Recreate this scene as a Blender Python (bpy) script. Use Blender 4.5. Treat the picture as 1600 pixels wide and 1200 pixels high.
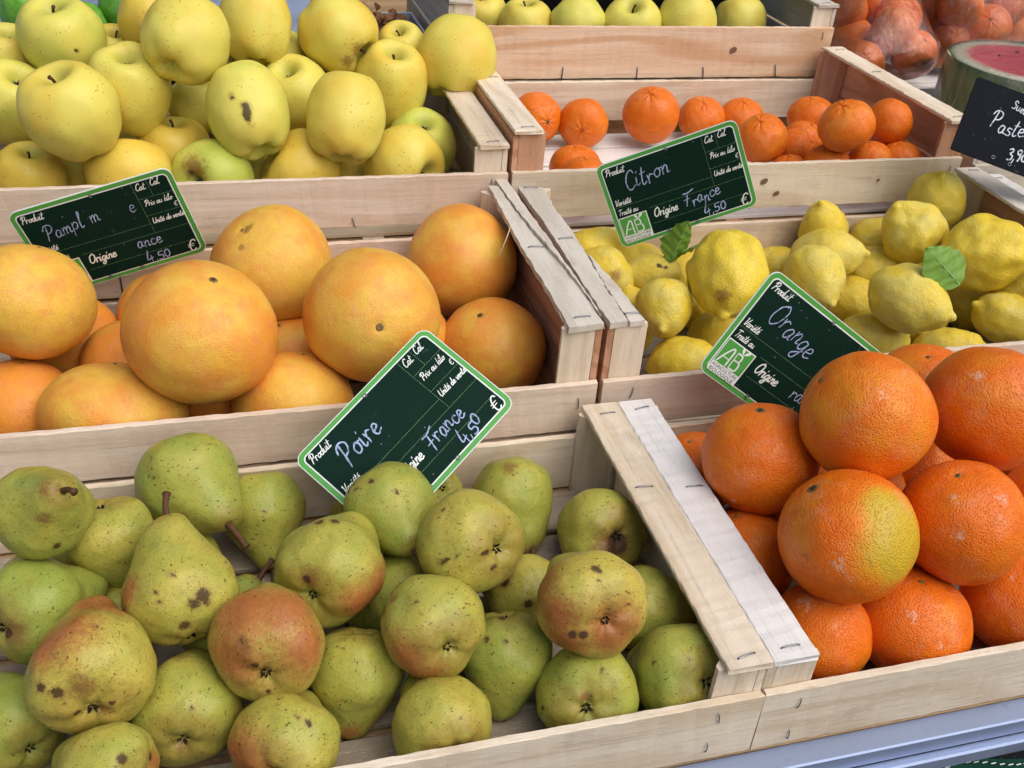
import bpy, bmesh, math, random
from mathutils import Vector, Matrix, noise
sc = bpy.context.scene
for o in list(bpy.data.objects): bpy.data.objects.remove(o)
COL = sc.collection
Z0 = 0.95                      # height of the front crates' rims above the street

# ------------------------------------------------------------------ camera, sky, sun, exposure
cam = bpy.data.cameras.new('camera'); cam_o = bpy.data.objects.new('camera', cam); COL.objects.link(cam_o)
cam.sensor_width = 36.0; cam.lens = 36.0 * 1576 / 1600; cam.clip_start = 0.02; cam.clip_end = 500
RT, DN, FW = Vector((.96246, -.26121, .07361)), Vector((-.08650, -.55250, -.82906)), Vector((.25709, .79158, -.55436))
M = Matrix.Identity(4)
for i in range(3): M[i][0] = RT[i]; M[i][1] = -DN[i]; M[i][2] = -FW[i]
M[0][3], M[1][3], M[2][3] = 0, 0, Z0 + 0.5
cam_o.matrix_world = M; sc.camera = cam_o

SUN_EL, SUN_AZ = math.radians(56), math.radians(140)      # azimuth clockwise from +Y (behind the buyer, to the right)
w = bpy.data.worlds.new('World'); sc.world = w; w.use_nodes = True
nt = w.node_tree; bg = nt.nodes['Background']
sky = nt.nodes.new('ShaderNodeTexSky'); sky.sky_type = 'NISHITA'; sky.sun_disc = False
sky.sun_elevation = SUN_EL; sky.sun_rotation = SUN_AZ; sky.air_density = 1.0; sky.dust_density = 4.0; sky.ozone_density = 0.6
nt.links.new(sky.outputs[0], bg.inputs[0]); bg.inputs[1].default_value = 0.075
sl = bpy.data.lights.new('sun', 'SUN'); sl.energy = 1.5; sl.angle = math.radians(70); sl.color = (1.0, .975, .94)
so = bpy.data.objects.new('sun', sl); COL.objects.link(so)
sd = Vector((math.sin(SUN_AZ)*math.cos(SUN_EL), math.cos(SUN_AZ)*math.cos(SUN_EL), math.sin(SUN_EL)))
so.rotation_euler = sd.to_track_quat('Z', 'Y').to_euler(); so.location = (1, -2, 5)
vs = sc.view_settings; vs.view_transform = 'Standard'; vs.look = 'None'; vs.gamma = 1; vs.exposure = 0.68; vs.use_curve_mapping = False

cy = sc.cycles; cy.use_adaptive_sampling = True; cy.adaptive_threshold = .03; cy.max_bounces = 6; cy.diffuse_bounces = 3; cy.glossy_bounces = 2; cy.transmission_bounces = 4; cy.transparent_max_bounces = 12; cy.caustics_reflective = False; cy.caustics_refractive = False
# ------------------------------------------------------------------ node helpers
def lin(h):
    h = h.lstrip('#'); v = [int(h[i:i+2], 16)/255 for i in (0, 2, 4)]
    return tuple((c/12.92 if c <= .04045 else ((c+.055)/1.055)**2.4) for c in v) + (1,)
class NT:
    def __init__(s, name):
        s.m = bpy.data.materials.new(name); s.m.use_nodes = True; s.t = s.m.node_tree; s.b = s.t.nodes['Principled BSDF']
    def n(s, typ, **k):
        x = s.t.nodes.new(typ)
        for a, v in k.items(): setattr(x, a, v)
        return x
    def put(s, sock, v):
        if hasattr(v, 'is_output') or isinstance(v, bpy.types.NodeSocket): s.t.links.new(v, sock)
        else: sock.default_value = v
    def math(s, op, a, b=0.0, clamp=False):
        x = s.n('ShaderNodeMath', operation=op, use_clamp=clamp); s.put(x.inputs[0], a); s.put(x.inputs[1], b); return x.outputs[0]
    def mix(s, f, a, b, typ='MIX'):
        x = s.n('ShaderNodeMix', data_type='RGBA', blend_type=typ); s.put(x.inputs[0], f); s.put(x.inputs[6], a); s.put(x.inputs[7], b); return x.outputs[2]
    def ramp(s, f, lo, hi):
        x = s.n('ShaderNodeMapRange', interpolation_type='SMOOTHSTEP'); s.put(x.inputs[0], f); x.inputs[1].default_value = lo; x.inputs[2].default_value = hi; return x.outputs[0]
    def coords(s, scale=(1, 1, 1)):
        tc = s.n('ShaderNodeTexCoord'); mp = s.n('ShaderNodeMapping'); mp.inputs['Scale'].default_value = scale
        s.t.links.new(tc.outputs['Object'], mp.inputs[0]); return mp.outputs[0]
    def rnd(s): return s.n('ShaderNodeObjectInfo').outputs['Random']
    def noise(s, vec, scale, detail=2, rough=.5, w=None, dist=0):
        x = s.n('ShaderNodeTexNoise', noise_dimensions='3D')
        s.put(x.inputs['Vector'], s.off(vec, w)); x.inputs['Scale'].default_value = scale; x.inputs['Detail'].default_value = detail
        x.inputs['Roughness'].default_value = rough; x.inputs['Distortion'].default_value = dist
        return x.outputs[0]
    def off(s, vec, w):
        if w is None: return vec
        a = s.n('ShaderNodeVectorMath', operation='ADD'); s.put(a.inputs[0], vec); s.t.links.new(w, a.inputs[1]); return a.outputs[0]
    def voro(s, vec, scale, w=None, feature='F1', rand=1):
        x = s.n('ShaderNodeTexVoronoi', voronoi_dimensions='3D', feature=feature)
        s.put(x.inputs['Vector'], s.off(vec, w)); x.inputs['Scale'].default_value = scale; x.inputs['Randomness'].default_value = rand
        return x
    def attr(s, name): return s.n('ShaderNodeAttribute', attribute_name=name).outputs['Fac']
    def bump(s, h, strength, dist=1.0, prev=None):
        x = s.n('ShaderNodeBump'); x.inputs['Strength'].default_value = strength; x.inputs['Distance'].default_value = dist
        s.put(x.inputs['Height'], h)
        if prev is not None: s.put(x.inputs['Normal'], prev)
        return x.outputs[0]
    def bumps(s, *hs):
        tot = None
        for h, a in hs: q = s.math('MULTIPLY', h, a); tot = q if tot is None else s.math('ADD', tot, q)
        return s.bump(tot, 1.0, 1.0)
    def out(s, col, rough=.5, spec=.5, normal=None, **k):
        s.put(s.b.inputs['Base Color'], col); s.put(s.b.inputs['Roughness'], rough); s.put(s.b.inputs['Specular IOR Level'], spec)
        if normal is not None: s.put(s.b.inputs['Normal'], normal)
        for a, v in k.items(): s.put(s.b.inputs[a.replace('_', ' ')], v)
        return s.m
def plain(name, h, rough=.6, spec=.4, var=.12, nscale=30, metal=0, bumpd=.0004):
    m = NT(name); v = m.coords(); n1 = m.noise(v, nscale, 4, .6, m.rnd()); c = lin(h)
    dk = tuple(x*(1-2*var) for x in c[:3])+(1,); lt = tuple(min(1, x*(1+var)) for x in c[:3])+(1,)
    return m.out(m.mix(n1, dk, lt), rough, spec, m.bump(n1, .3, bumpd), Metallic=metal)

# ---- wood: grain runs along each board's own X axis
def wood(name, light, dark, ring=.5, rough=.62, spec=.25, dirt=.35):
    m = NT(name); r = m.math('MULTIPLY', m.rnd(), 37.0)
    vl = m.coords((2.2, 22, 22)); wob = m.noise(m.coords((5, 14, 14)), 1.0, 2, .5, r)
    fine = m.noise(m.coords((9, 260, 260)), 1.0, 3, .6, r)
    mid = m.noise(vl, 1.6, 3, .55, r, .8)
    ringv = m.math('SINE', m.math('ADD', m.math('MULTIPLY', m.noise(m.coords((1.6, 11, 11)), 1.0, 1, .4, r), 46.0), m.math('MULTIPLY', wob, 5.0)))
    ringf = m.math('MULTIPLY', m.ramp(ringv, -.2, 1.0), ring)
    c = m.mix(m.ramp(mid, .3, .75), lin(light), m.mix(.5, lin(light), lin(dark)))
    c = m.mix(ringf, c, lin(dark))
    c = m.mix(m.math('MULTIPLY', m.ramp(fine, .52, .75), .35), c, tuple(x*.62 for x in lin(dark)[:3])+(1,))
    tone = m.mix(m.rnd(), (.9, .88, .86, 1), (1.05, 1.02, 1.0, 1)); c = m.mix(1.0, c, tone, 'MULTIPLY')
    grime = m.noise(m.coords((14, 30, 30)), 1.0, 3, .68, r)
    c = m.mix(m.math('MULTIPLY', m.ramp(grime, .55, .8), dirt), c, lin('#8f7c66')); fleck = m.noise(m.coords((120, 700, 700)), 1.0, 3, .7, r); c = m.mix(m.math('MULTIPLY', m.ramp(fleck, .6, .72), .4), c, lin('#a58d70')); c = m.mix(m.math('MULTIPLY', m.ramp(fleck, .42, .3), .35), c, lin('#f3ece0'))
    nb = m.bumps((fine, .00035), (fleck, .00025))
    return m.out(c, rough, spec, nb)
W_PALE = wood('pale_poplar_wood', '#e6dac6', '#cbb799')
W_PINK = wood('pink_pine_wood', '#e0d1c0', '#c5ad94', .4)
W_PINE = wood('ringed_pine_wood', '#e6cfb4', '#cba27c', .85)
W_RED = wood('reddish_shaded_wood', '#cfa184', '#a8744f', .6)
W_GREY = wood('weathered_grey_wood', '#d6d0c4', '#b3aa9b', .35, .7, .2, .5)
W_FLOOR = wood('shade_toned_floor_wood', '#a99e8d', '#877b6b', .3, .75, .2, .6)  # grey slats toned darker: shade of the gaps between fruit, put into the colour
W_WHITE = wood('smooth_white_wood', '#e9e8e6', '#dcdad8', .12, .38, .5, .12)
STEEL = plain('staple_steel', '#8b8d95', .3, .5, .2, 400, 1)
KNOT = plain('dark_knot_wood', '#7d624c', .7, .2, .3, 90)
EARTH = plain('brown_hole_edge', '#3c2a1e', .8, .2, .3, 90)

# ------------------------------------------------------------------ object helpers
def link(name, me, mat, parent=None, loc=(0, 0, 0)):
    o = bpy.data.objects.new(name, me); COL.objects.link(o); o.location = loc
    if parent is not None: o.parent = parent
    if mat is not None and not me.materials: me.materials.append(mat)
    return o
def thing(name, label, cat, loc=(0, 0, 0), group=None):
    o = bpy.data.objects.new(name, None); COL.objects.link(o); o.location = loc; o.empty_display_size = .05
    return tag(o, label, cat, group)
def tag(o, label, cat, group=None):
    o['label'] = label; o['category'] = cat
    if group: o['group'] = group
    return o
def struct(o): o['kind'] = 'structure'; return o
def smooth(me):
    for p in me.polygons: p.use_smooth = True
    return me
def pydata(name, v, f, sm=False):
    me = bpy.data.meshes.new(name); me.from_pydata(v, [], f); me.update()
    if sm: smooth(me)
    return me
RNG = random.Random(7)
def board_mesh(L, T, W, jit=.0003, seg=14, ch=.0008):
    """board along X, thickness Y, width Z, chamfered and a little uneven"""
    a, b = T/2, W/2
    sec = [(-a+ch, -b), (a-ch, -b), (a, -b+ch), (a, b-ch), (a-ch, b), (-a+ch, b), (-a, b-ch), (-a, -b+ch)]
    v, f = [], []
    bow = RNG.uniform(-.0006, .0006)
    for i in range(seg+1):
        x = -L/2 + L*i/seg; t = i/seg*2-1; d = bow*(1-t*t)
        for y, z in sec: v.append((x + (RNG.uniform(-1, 1)*jit*2 if i in (0, seg) else 0), y+d*.5+RNG.uniform(-1, 1)*jit*.5, z+d+RNG.uniform(-1, 1)*jit))
    for i in range(seg):
        for k in range(8): f.append((i*8+k, (i+1)*8+k, (i+1)*8+(k+1) % 8, i*8+(k+1) % 8))
    f.append(tuple(range(8))); f.append(tuple(seg*8+k for k in reversed(range(8))))
    return pydata('board', v, f)
def board(name, parent, mat, x0, x1, y0, y1, z0, z1, along='x', **k):
    if along == 'x': me = board_mesh(x1-x0, y1-y0, z1-z0, **k); rz = 0
    elif along == 'y': me = board_mesh(y1-y0, x1-x0, z1-z0, **k); rz = math.pi/2
    o = link(name, me, mat, parent, ((x0+x1)/2, (y0+y1)/2, (z0+z1)/2)); o.rotation_euler = (0, 0, rz); return o
def tube_mesh(pts, rad, n=8, name='tube', sm=True):
    pts = [Vector(p) for p in pts]; rads = rad if isinstance(rad, (list, tuple)) else [rad]*len(pts)
    v, f = [], []
    up = None
    for i, p in enumerate(pts):
        d = (pts[min(i+1, len(pts)-1)]-pts[max(i-1, 0)]).normalized()
        if up is None: up = d.orthogonal().normalized()
        up = (up - d*up.dot(d)).normalized(); s = d.cross(up)
        for k in range(n):
            a = 2*math.pi*k/n; v.append(p+(up*math.cos(a)+s*math.sin(a))*rads[i])
    for i in range(len(pts)-1):
        for k in range(n): f.append((i*n+k, i*n+(k+1) % n, (i+1)*n+(k+1) % n, (i+1)*n+k))
    f.append(tuple(reversed(range(n)))); f.append(tuple((len(pts)-1)*n+k for k in range(n)))
    return pydata(name, [tuple(x) for x in v], f, sm)
STAPLE = tube_mesh([(-.0062, 0, -.003), (-.006, 0, .0002), (-.005, 0, .0008), (0, 0, .0011), (.005, 0, .0008), (.006, 0, .0002), (.0062, 0, -.003)], .0005, 6, 'staple')
STAPLE.materials.append(STEEL)
def staple(parent, loc, rot, s=1.0):
    o = link('staple', STAPLE, STEEL, parent, loc); o.rotation_euler = rot; o.scale = (s, s, 1); return o
def post_mesh(h, leg, sx, sy):
    pts = [(0, 0), (leg*sx, 0), (leg*sx, .004*sy), (.004*sx, leg*sy), (0, leg*sy)]
    if sx*sy < 0: pts = pts[::-1]
    v = [(x, y, 0) for x, y in pts] + [(x, y, h) for x, y in pts]; n = len(pts)
    # mesh is turned so that its X axis runs up the post, with the grain
    v = [(z, y, -x) for x, y, z in v]
    f = [tuple(reversed(range(n))), tuple(range(n, 2*n))] + [(k, (k+1) % n, n+(k+1) % n, n+k) for k in range(n)]
    return pydata('post', v, f)

# ------------------------------------------------------------------ crates
def crate(label, u0, u1, v0, v1, zf, rail_top, rail_h, lath_z, woods, lath_mats=(None, None), slat_mat=None, laths=(1, 1), back_staples=(), front_staples=(), name='wooden_crate'):
    wr, wp, we, wl = woods
    c = thing(name, label, 'crate', ((u0+u1)/2, v0, Z0+zf), 'shallow wooden fruit crates')
    ox, oy, oz = (u0+u1)/2, v0, zf
    X = lambda u: u-ox
    Y = lambda v: v-oy
    Zf = lambda w_: w_-oz
    t = .006
    def rails(va, vb):
        z1 = rail_top; k = 0
        while z1 - zf > .02:
            z0 = max(z1-rail_h, zf+.001); k += 1
            board('rail', c, wr, X(u0)+.0003*k, X(u1)-.0003*k, Y(va), Y(vb), Zf(z0), Zf(z1), seg=70, jit=.00045)
            z1 = z0 - .0055
    rails(v0, v0+t); rails(v1-t, v1)
    ph = lath_z-.0045-zf-.0008
    for (ux, sx) in ((u0+t+.0005, 1), (u1-t-.0005, -1)):
        for (vy, sy) in ((v0+t+.0004, 1), (v1-t-.0004, -1)):
            p = link('corner_post', post_mesh(ph, .030, sx, sy), wp, c, (X(ux), Y(vy), .0005)); p.rotation_euler = (0, -math.pi/2, 0)
    for e, (ua, ub) in enumerate(((u0, u0+t), (u1-t, u1))):
        top = lath_z-.0065; mid = (top+zf)/2
        board('end_board', c, we, X(ua), X(ub), Y(v0)+t+.0005, Y(v1)-t-.0005, Zf(mid)+.002, Zf(top), 'y')
        board('end_board', c, we, X(ua), X(ub), Y(v0)+t+.0005, Y(v1)-t-.0005, .001, Zf(mid)-.002, 'y')
        if laths[e]:
            la, lb = (u0-.0005, u0+.0325) if e == 0 else (u1-.0325, u1+.0005)
            board('top_lath', c, lath_mats[e] or wl, X(la), X(lb), Y(v0)+.002, Y(v1)-.002, Zf(lath_z)-.0045, Zf(lath_z), 'y', seg=50, jit=.0004)
            um = X((la+lb)/2)
            for vv, off in ((v0+.014, 0), (v1-.016, .002), ((v0+v1)/2+.03, -.003 if e else .004)):
                staple(c, (um+off, Y(vv)+RNG.uniform(-.004, .004), Zf(lath_z)+.0004), (0, 0, RNG.uniform(-.12, .2)), 1.15)
    n = 5; wd = (v1-v0-2*t-.01)/n
    for k in range(n):
        a = v0+t+.005+k*wd
        board('floor_slat', c, slat_mat or wp, X(u0)+t+.001, X(u1)-t-.001, Y(a)+.004, Y(a+wd)-.004, .0015, .0065)
    for uu in (.25, .5, .75):
        um = u0+(u1-u0)*uu; board('floor_batten', c, wp, X(um)-.012, X(um)+.012, Y(v0)+t+.001, Y(v1)-t-.001, -.0002, .0012, 'y')
    for (uu, ww, s) in back_staples: staple(c, (X(uu), Y(v1)-t-.0004, Zf(ww)), (math.pi/2, math.pi/2+RNG.uniform(-.2, .2), 0), s)
    for (uu, ww, s) in front_staples: staple(c, (X(uu), Y(v0)-.0004, Zf(ww)), (math.pi/2, math.pi/2+RNG.uniform(-.25, .25), 0), s)
    return c
ROW1 = dict(v0=.372, v1=.674, zf=-.0905, rail_top=-.031, rail_h=.0575, lath_z=0)
ROW2 = dict(v0=.684, v1=.990, zf=-.0905, rail_top=.0140, rail_h=.050, lath_z=.0725)
ROW3 = dict(v0=.998, v1=1.312, zf=.004, rail_top=.081, rail_h=.056, lath_z=.128)
ROW4 = dict(v0=1.322, v1=1.63, zf=.066, rail_top=.1515, rail_h=.071, lath_z=.183)
# ------------------------------------------------------------------ the street and the stall
def asphalt():
    m = NT('asphalt'); v = m.coords(); n1 = m.noise(v, 3, 6, .7); n2 = m.noise(v, 120, 2, .6)
    c = m.mix(n1, (.045, .045, .047, 1), (.09, .088, .085, 1)); c = m.mix(m.ramp(n2, .55, .7), c, (.16, .155, .15, 1))
    return m.out(c, .85, .3, m.bump(n2, .5, .004))
me = pydata('ground', [(-150, -150, 0), (150, -150, 0), (150, 150, 0), (-150, 150, 0)], [(0, 1, 2, 3)])
struct(link('ground', me, asphalt()))
ALU = NT('brushed_aluminium'); _v = ALU.coords((6, 220, 220)); _n = ALU.noise(_v, 1, 3, .6); _n2 = ALU.noise(ALU.coords(), 60, 5, .75)
ALU = ALU.out(ALU.mix(ALU.math('MULTIPLY', ALU.ramp(_n2, .6, .78), .6), lin('#94a2c0'), lin('#6e7382')), ALU.math('ADD', .3, ALU.math('MULTIPLY', _n2, .25)), .5, ALU.bump(_n, .2, .0003), Metallic=.6)  # bluish base colour has the sky's reflection painted into the metal
GREEN_CLOTH = NT('green_woven_cloth'); _v = GREEN_CLOTH.coords(); _n = GREEN_CLOTH.noise(_v, 900, 2); GREEN_CLOTH = GREEN_CLOTH.out(GREEN_CLOTH.mix(_n, lin('#0f3a30'), lin('#1d5a48')), .7, .2, GREEN_CLOTH.bump(_n, .5, .0006))
THREAD = plain('white_thread', '#d9dad6', .8, .2)
PLY = wood('plywood_board', '#b89b76', '#94744f', .5)
DARKCLOTH = plain('dark_backcloth', '#26262a', .8, .2, .25, 14)
st = thing('stall_table', 'stepped market stall table with aluminium front edge under the crates', 'table', (.3, .36, 0))
SX, SY = .3, .36
def stbox(name, mat, u0, u1, v0, v1, w0, w1, along='x', **k): return board(name, st, mat, u0-SX, u1-SX, v0-SY, v1-SY, Z0+w0, Z0+w1, along, **k)
stbox('table_top', PLY, -.9, 1.9, .3735, .9940, -.112, -.0912)
stbox('tier_board', PLY, -.9, 1.9, .9955, 1.316, -.014, .0030)
stbox('tier_board', PLY, -.9, 1.9, 1.3175, 1.90, .045, .0645)
for (v0, w0, w1) in ((.9945, -.092, -.0145), (1.3165, -.0145, .0445)): stbox('tier_riser', PLY, -.9, 1.9, v0, v0+.010, w0-.02, w1)
e = stbox('edge_rail', ALU, -.9, 1.9, .3545, .3730, -.1075, -.0912, jit=0, ch=.0012, seg=4)
e = stbox('edge_lip', ALU, -.9, 1.9, .3480, .3560, -.1230, -.1090, jit=0, ch=.0015, seg=4)
for uu in (-.8, .5, 1.8):
    for vv in (.40, 1.8): stbox('leg', ALU, uu-.02, uu+.02, vv-.02, vv+.02, -.95, -.116 if vv < 1 else .044, jit=0)
sv, sf = [], []
for i in range(141):
    x = -.9+2.8*i/140; y = .3500+.004*math.sin(x*31)+.003*math.sin(x*77+1)
    for k, zz in enumerate((-.1235, -.16, -.3, -.6, -.9)): sv.append((x-SX, y-SY+(k*.006*math.sin(x*23+k) if k > 1 else 0)-.001*(k == 0), Z0+zz))
for i in range(140):
    for k in range(4): a = i*5+k; sf.append((a, a+5, a+6, a+1))
link('skirt_cloth', pydata('skirt', sv, sf, True), GREEN_CLOTH, st)
for i in range(150):
    x = .25+i*.0062; y = .3500+.004*math.sin(x*31)+.003*math.sin(x*77+1)
    if i == 0: ST = board_mesh(.0042, .0008, .0008, 0, 1, .0002)
    if i > 110: continue
    o = link('stitch', ST, THREAD, st, (x-SX, y-SY-.0022, Z0-.1275))
bp = tag(struct(link('back_cloth', pydata('back', [(-1.2, 1.92, .3), (2.4, 1.92, .3), (2.4, 1.97, 2.0), (-1.2, 1.97, 2.0), (-1.2, 1.94, .3), (2.4, 1.94, .3), (2.4, 1.99, 2.0), (-1.2, 1.99, 2.0)], [(0, 1, 2, 3), (7, 6, 5, 4), (0, 4, 5, 1), (3, 2, 6, 7), (0, 3, 7, 4), (1, 5, 6, 2)]), DARKCLOTH)), 'dark cloth hung behind the stall', 'cloth')

# ------------------------------------------------------------------ the crates
crate('pale crate heaped with green pears at the front left', -.265, .3165, woods=(W_PALE, W_PALE, W_PALE, W_PALE), lath_mats=(None, W_PALE), back_staples=((.0, -.05, .8),), front_staples=((.285, -.045, .75), (.282, -.075, .75), (.0, -.05, .75)), slat_mat=W_FLOOR, **ROW1)
crate('crate of large oranges at the front right with a smooth white end lath', .3175, .905, woods=(W_PALE, W_PALE, W_PALE, W_PALE), lath_mats=(W_WHITE, None), slat_mat=W_FLOOR, front_staples=((.345, -.045, .75), (.345, -.078, .75)), **ROW1)
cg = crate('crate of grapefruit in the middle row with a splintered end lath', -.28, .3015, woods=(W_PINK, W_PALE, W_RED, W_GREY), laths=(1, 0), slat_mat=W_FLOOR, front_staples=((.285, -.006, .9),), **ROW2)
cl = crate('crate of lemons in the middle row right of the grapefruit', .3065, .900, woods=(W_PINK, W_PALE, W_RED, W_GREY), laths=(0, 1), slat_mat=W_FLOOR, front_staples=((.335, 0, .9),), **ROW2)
ca = crate('crate heaped with yellow apples at the upper left', -.283, .2985, **{**ROW3, 'lath_z': .112}, woods=(W_PINK, W_PALE, W_PALE, W_PALE), front_staples=((.13, .03, 1.0), (.28, .07, .8)))
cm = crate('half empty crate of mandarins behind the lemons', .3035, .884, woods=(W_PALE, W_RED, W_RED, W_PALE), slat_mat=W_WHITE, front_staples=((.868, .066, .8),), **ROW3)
cb = crate('rear crate with one row of yellow apples, ringed pine front board', .300, .872, woods=(W_PINE, W_PALE, W_GREY, W_GREY), front_staples=((.462, .088, 1.5), (.573, .087, 1.5), (.675, .087, 1.5), (.79, .09, 1.5), (.855, .14, .9)), **ROW4)
cr = crate('crate at the right edge beside the lemons, mostly out of frame', .906, 1.45, **{**ROW2, 'lath_z': .062}, woods=(W_GREY, W_PALE, W_GREY, W_WHITE))
cs = crate('crate under the watermelon and slate at the right', .906, 1.49, **{**ROW3, 'lath_z': .088, 'rail_top': .07, 'v1': 1.235}, woods=(W_GREY, W_GREY, W_GREY, W_GREY))
ct = crate('slatted crate under the bagged mandarins at the upper right', .906, 1.5, v0=1.245, v1=1.56, zf=.066, rail_top=.0865, rail_h=.019, lath_z=.092, woods=(W_WHITE, W_WHITE, W_WHITE, W_WHITE))
def knot(parent, x, y, z, r):
    v = [(0, -.0006, 0)]; f = []
    for k in range(18):
        a = 2*math.pi*k/18; q = r*(1+.18*math.sin(2*a+1)+.06*math.sin(5*a)); v.append((q*math.cos(a), -.0004, q*math.sin(a)*1.15))
    for k in range(18): f.append((0, 1+(k+1) % 18, 1+k))
    link('knot', pydata('knot', v, f), KNOT, parent, (x, y, z))
knot(cb, .716-.586, -.0007, .120-.066, .0045)
knot(cm, .634-.594, -.0007, .044-.004, .0032); knot(cm, .614-.594, -.0007, .060-.004, .0038); knot(cm, .77-.594, -.0007, .056-.004, .0018)

# the two splintered end laths between grapefruit and lemons: torn outlines, split in strips
def torn(parent, name, left, right, z0, z1, mat, seed, lift=0.0):
    """left/right: lists of (u,v) from front to back in world; a strip of wood with frayed edges"""
    r = random.Random(seed); n = 44
    def samp(L, t):
        s = t*(len(L)-1); i = min(int(s), len(L)-2); q = s-i; return Vector(L[i])*(1-q)+Vector(L[i+1])*q
    p0 = Vector(parent.location); v, f = [], []
    for i in range(n+1):
        t = i/n; a, b = samp(left, t), samp(right, t)
        a.x += r.uniform(-.0007, .0007); b.x += r.uniform(-.0008, .0008)
        if i in (0, n): a.y += r.uniform(-.002, .002); b.y += r.uniform(-.002, .002)
        dz = lift*math.sin(t*math.pi)**2
        for q in (a, b):
            for z in (z1, z0): v.append((q.y-(left[0][1]+left[-1][1])/2, -(q.x-left[0][0]), z+dz+r.uniform(-.0002, .0002)))
    for i in range(n):
        a = i*4
        f += [(a, a+4, a+6, a+2), (a+1, a+3, a+7, a+5), (a, a+1, a+5, a+4), (a+2, a+6, a+7, a+3)]
    f += [(0, 2, 3, 1), (n*4, n*4+1, n*4+3, n*4+2)]
    f = [tuple(reversed(x)) for x in f]
    o = link(name, pydata('strip', v, f), mat, parent, (left[0][0]-p0.x, (left[0][1]+left[-1][1])/2-p0.y, Z0-p0.z)); o.rotation_euler = (0, 0, math.pi/2); return o
zt = ROW2['lath_z']
torn(cg, 'top_lath', [(.2690, .686), (.2700, .76), (.2695, .84), (.2720, .92), (.2740, .985)], [(.3010, .688), (.3000, .75), (.2965, .80), (.2900, .86), (.2860, .92), (.2840, .985)], zt-.006, zt, W_GREY, 3)
torn(cg, 'lath_strip', [(.3013, .700), (.3003, .75), (.2972, .80), (.2908, .86), (.2868, .92), (.2848, 1.010)], [(.3022, .700), (.3020, .75), (.3000, .80), (.2990, .86), (.2980, .92), (.2960, 1.012)], zt-.004, zt+.0015, W_GREY, 4, .002)
torn(cl, 'top_lath', [(.3062, .686), (.3060, .76), (.3075, .84), (.3070, .92), (.3050, .982)], [(.3230, .688), (.3240, .75), (.3270, .80), (.3300, .86), (.3290, .92), (.3330, .975)], zt-.006, zt, W_GREY, 5)
torn(cl, 'lath_strip', [(.3246, .688), (.3252, .75), (.3290, .80)], [(.3385, .690), (.3370, .75), (.3310, .815)], zt-.006, zt-.0005, W_GREY, 6)
for (uu, vv, pr) in ((.285, .70, cg), (.331, .70, cl), (.283, .835, cg), (.318, .85, cl), (.318, .975, cl)):
    staple(pr, (uu-pr.location.x, vv-pr.location.y, Z0+zt+.0006-pr.location.z), (0, 0, RNG.uniform(-.1, .15)), 1.2)
FIB = plain('torn_wood_fibre', '#e8dcc0', .7, .2)
r = random.Random(11)
for i in range(34):
    vv = r.uniform(.69, .98); side = r.random() < .7; uu = .2690+.005*(vv-.686)/.3 if side else .301-.017*(vv-.686)/.3
    L_ = r.uniform(.004, .016)
    pts = [(0, 0, 0), (r.uniform(-.001, .0005), -L_*.5, r.uniform(-.0005, .001)), (r.uniform(-.0035, .001), -L_, r.uniform(-.003, .0008))]
    link('splinter', tube_mesh(pts, [.00045, .0003, .0001], 4), FIB, cg, (uu-cg.location.x, vv-cg.location.y, Z0+zt-.002-cg.location.z))
link('splinter', tube_mesh([(0, 0, 0), (-.006, -.012, -.004), (-.016, -.022, -.022)], [.0005, .0005, .0003], 5), FIB, cg, (.2715-cg.location.x, .885-cg.location.y, Z0+zt-cg.location.z))

PROF = {'pear': [(0, 1.29), (0.08, 1.33), (0.2, 1.31), (0.33, 1.22), (0.44, 1.06), (0.55, 0.87), (0.68, 0.66), (0.82, 0.43), (0.94, 0.2), (1.0, -0.06), (0.985, -0.32), (0.89, -0.58), (0.72, -0.77), (0.5, -0.88), (0.32, -0.91), (0.19, -0.88), (0.1, -0.81), (0, -0.79)], 'apple': [(0, 0.58), (0.05, 0.57), (0.12, 0.66), (0.22, 0.8), (0.36, 0.9), (0.52, 0.92), (0.7, 0.83), (0.87, 0.6), (0.97, 0.3), (1.0, 0.02), (0.965, -0.28), (0.87, -0.56), (0.72, -0.78), (0.54, -0.91), (0.37, -0.94), (0.24, -0.89), (0.14, -0.81), (0.06, -0.76), (0, -0.76)], 'citrus': [(0, 0.965), (0.05, 0.965), (0.12, 0.975), (0.25, 0.955), (0.45, 0.885), (0.65, 0.755), (0.82, 0.57), (0.94, 0.33), (1.0, 0.04), (0.97, -0.27), (0.875, -0.53), (0.73, -0.735), (0.54, -0.885), (0.33, -0.965), (0.15, -0.99), (0, -0.99)], 'lemon': [(0, 1.13), (0.06, 1.125), (0.12, 1.08), (0.17, 1.01), (0.27, 0.94), (0.44, 0.845), (0.65, 0.68), (0.84, 0.43), (0.96, 0.15), (1.0, -0.08), (0.96, -0.34), (0.83, -0.6), (0.64, -0.79), (0.44, -0.91), (0.27, -0.975), (0.17, -1.01), (0.1, -1.03), (0, -1.02)]}
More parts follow.
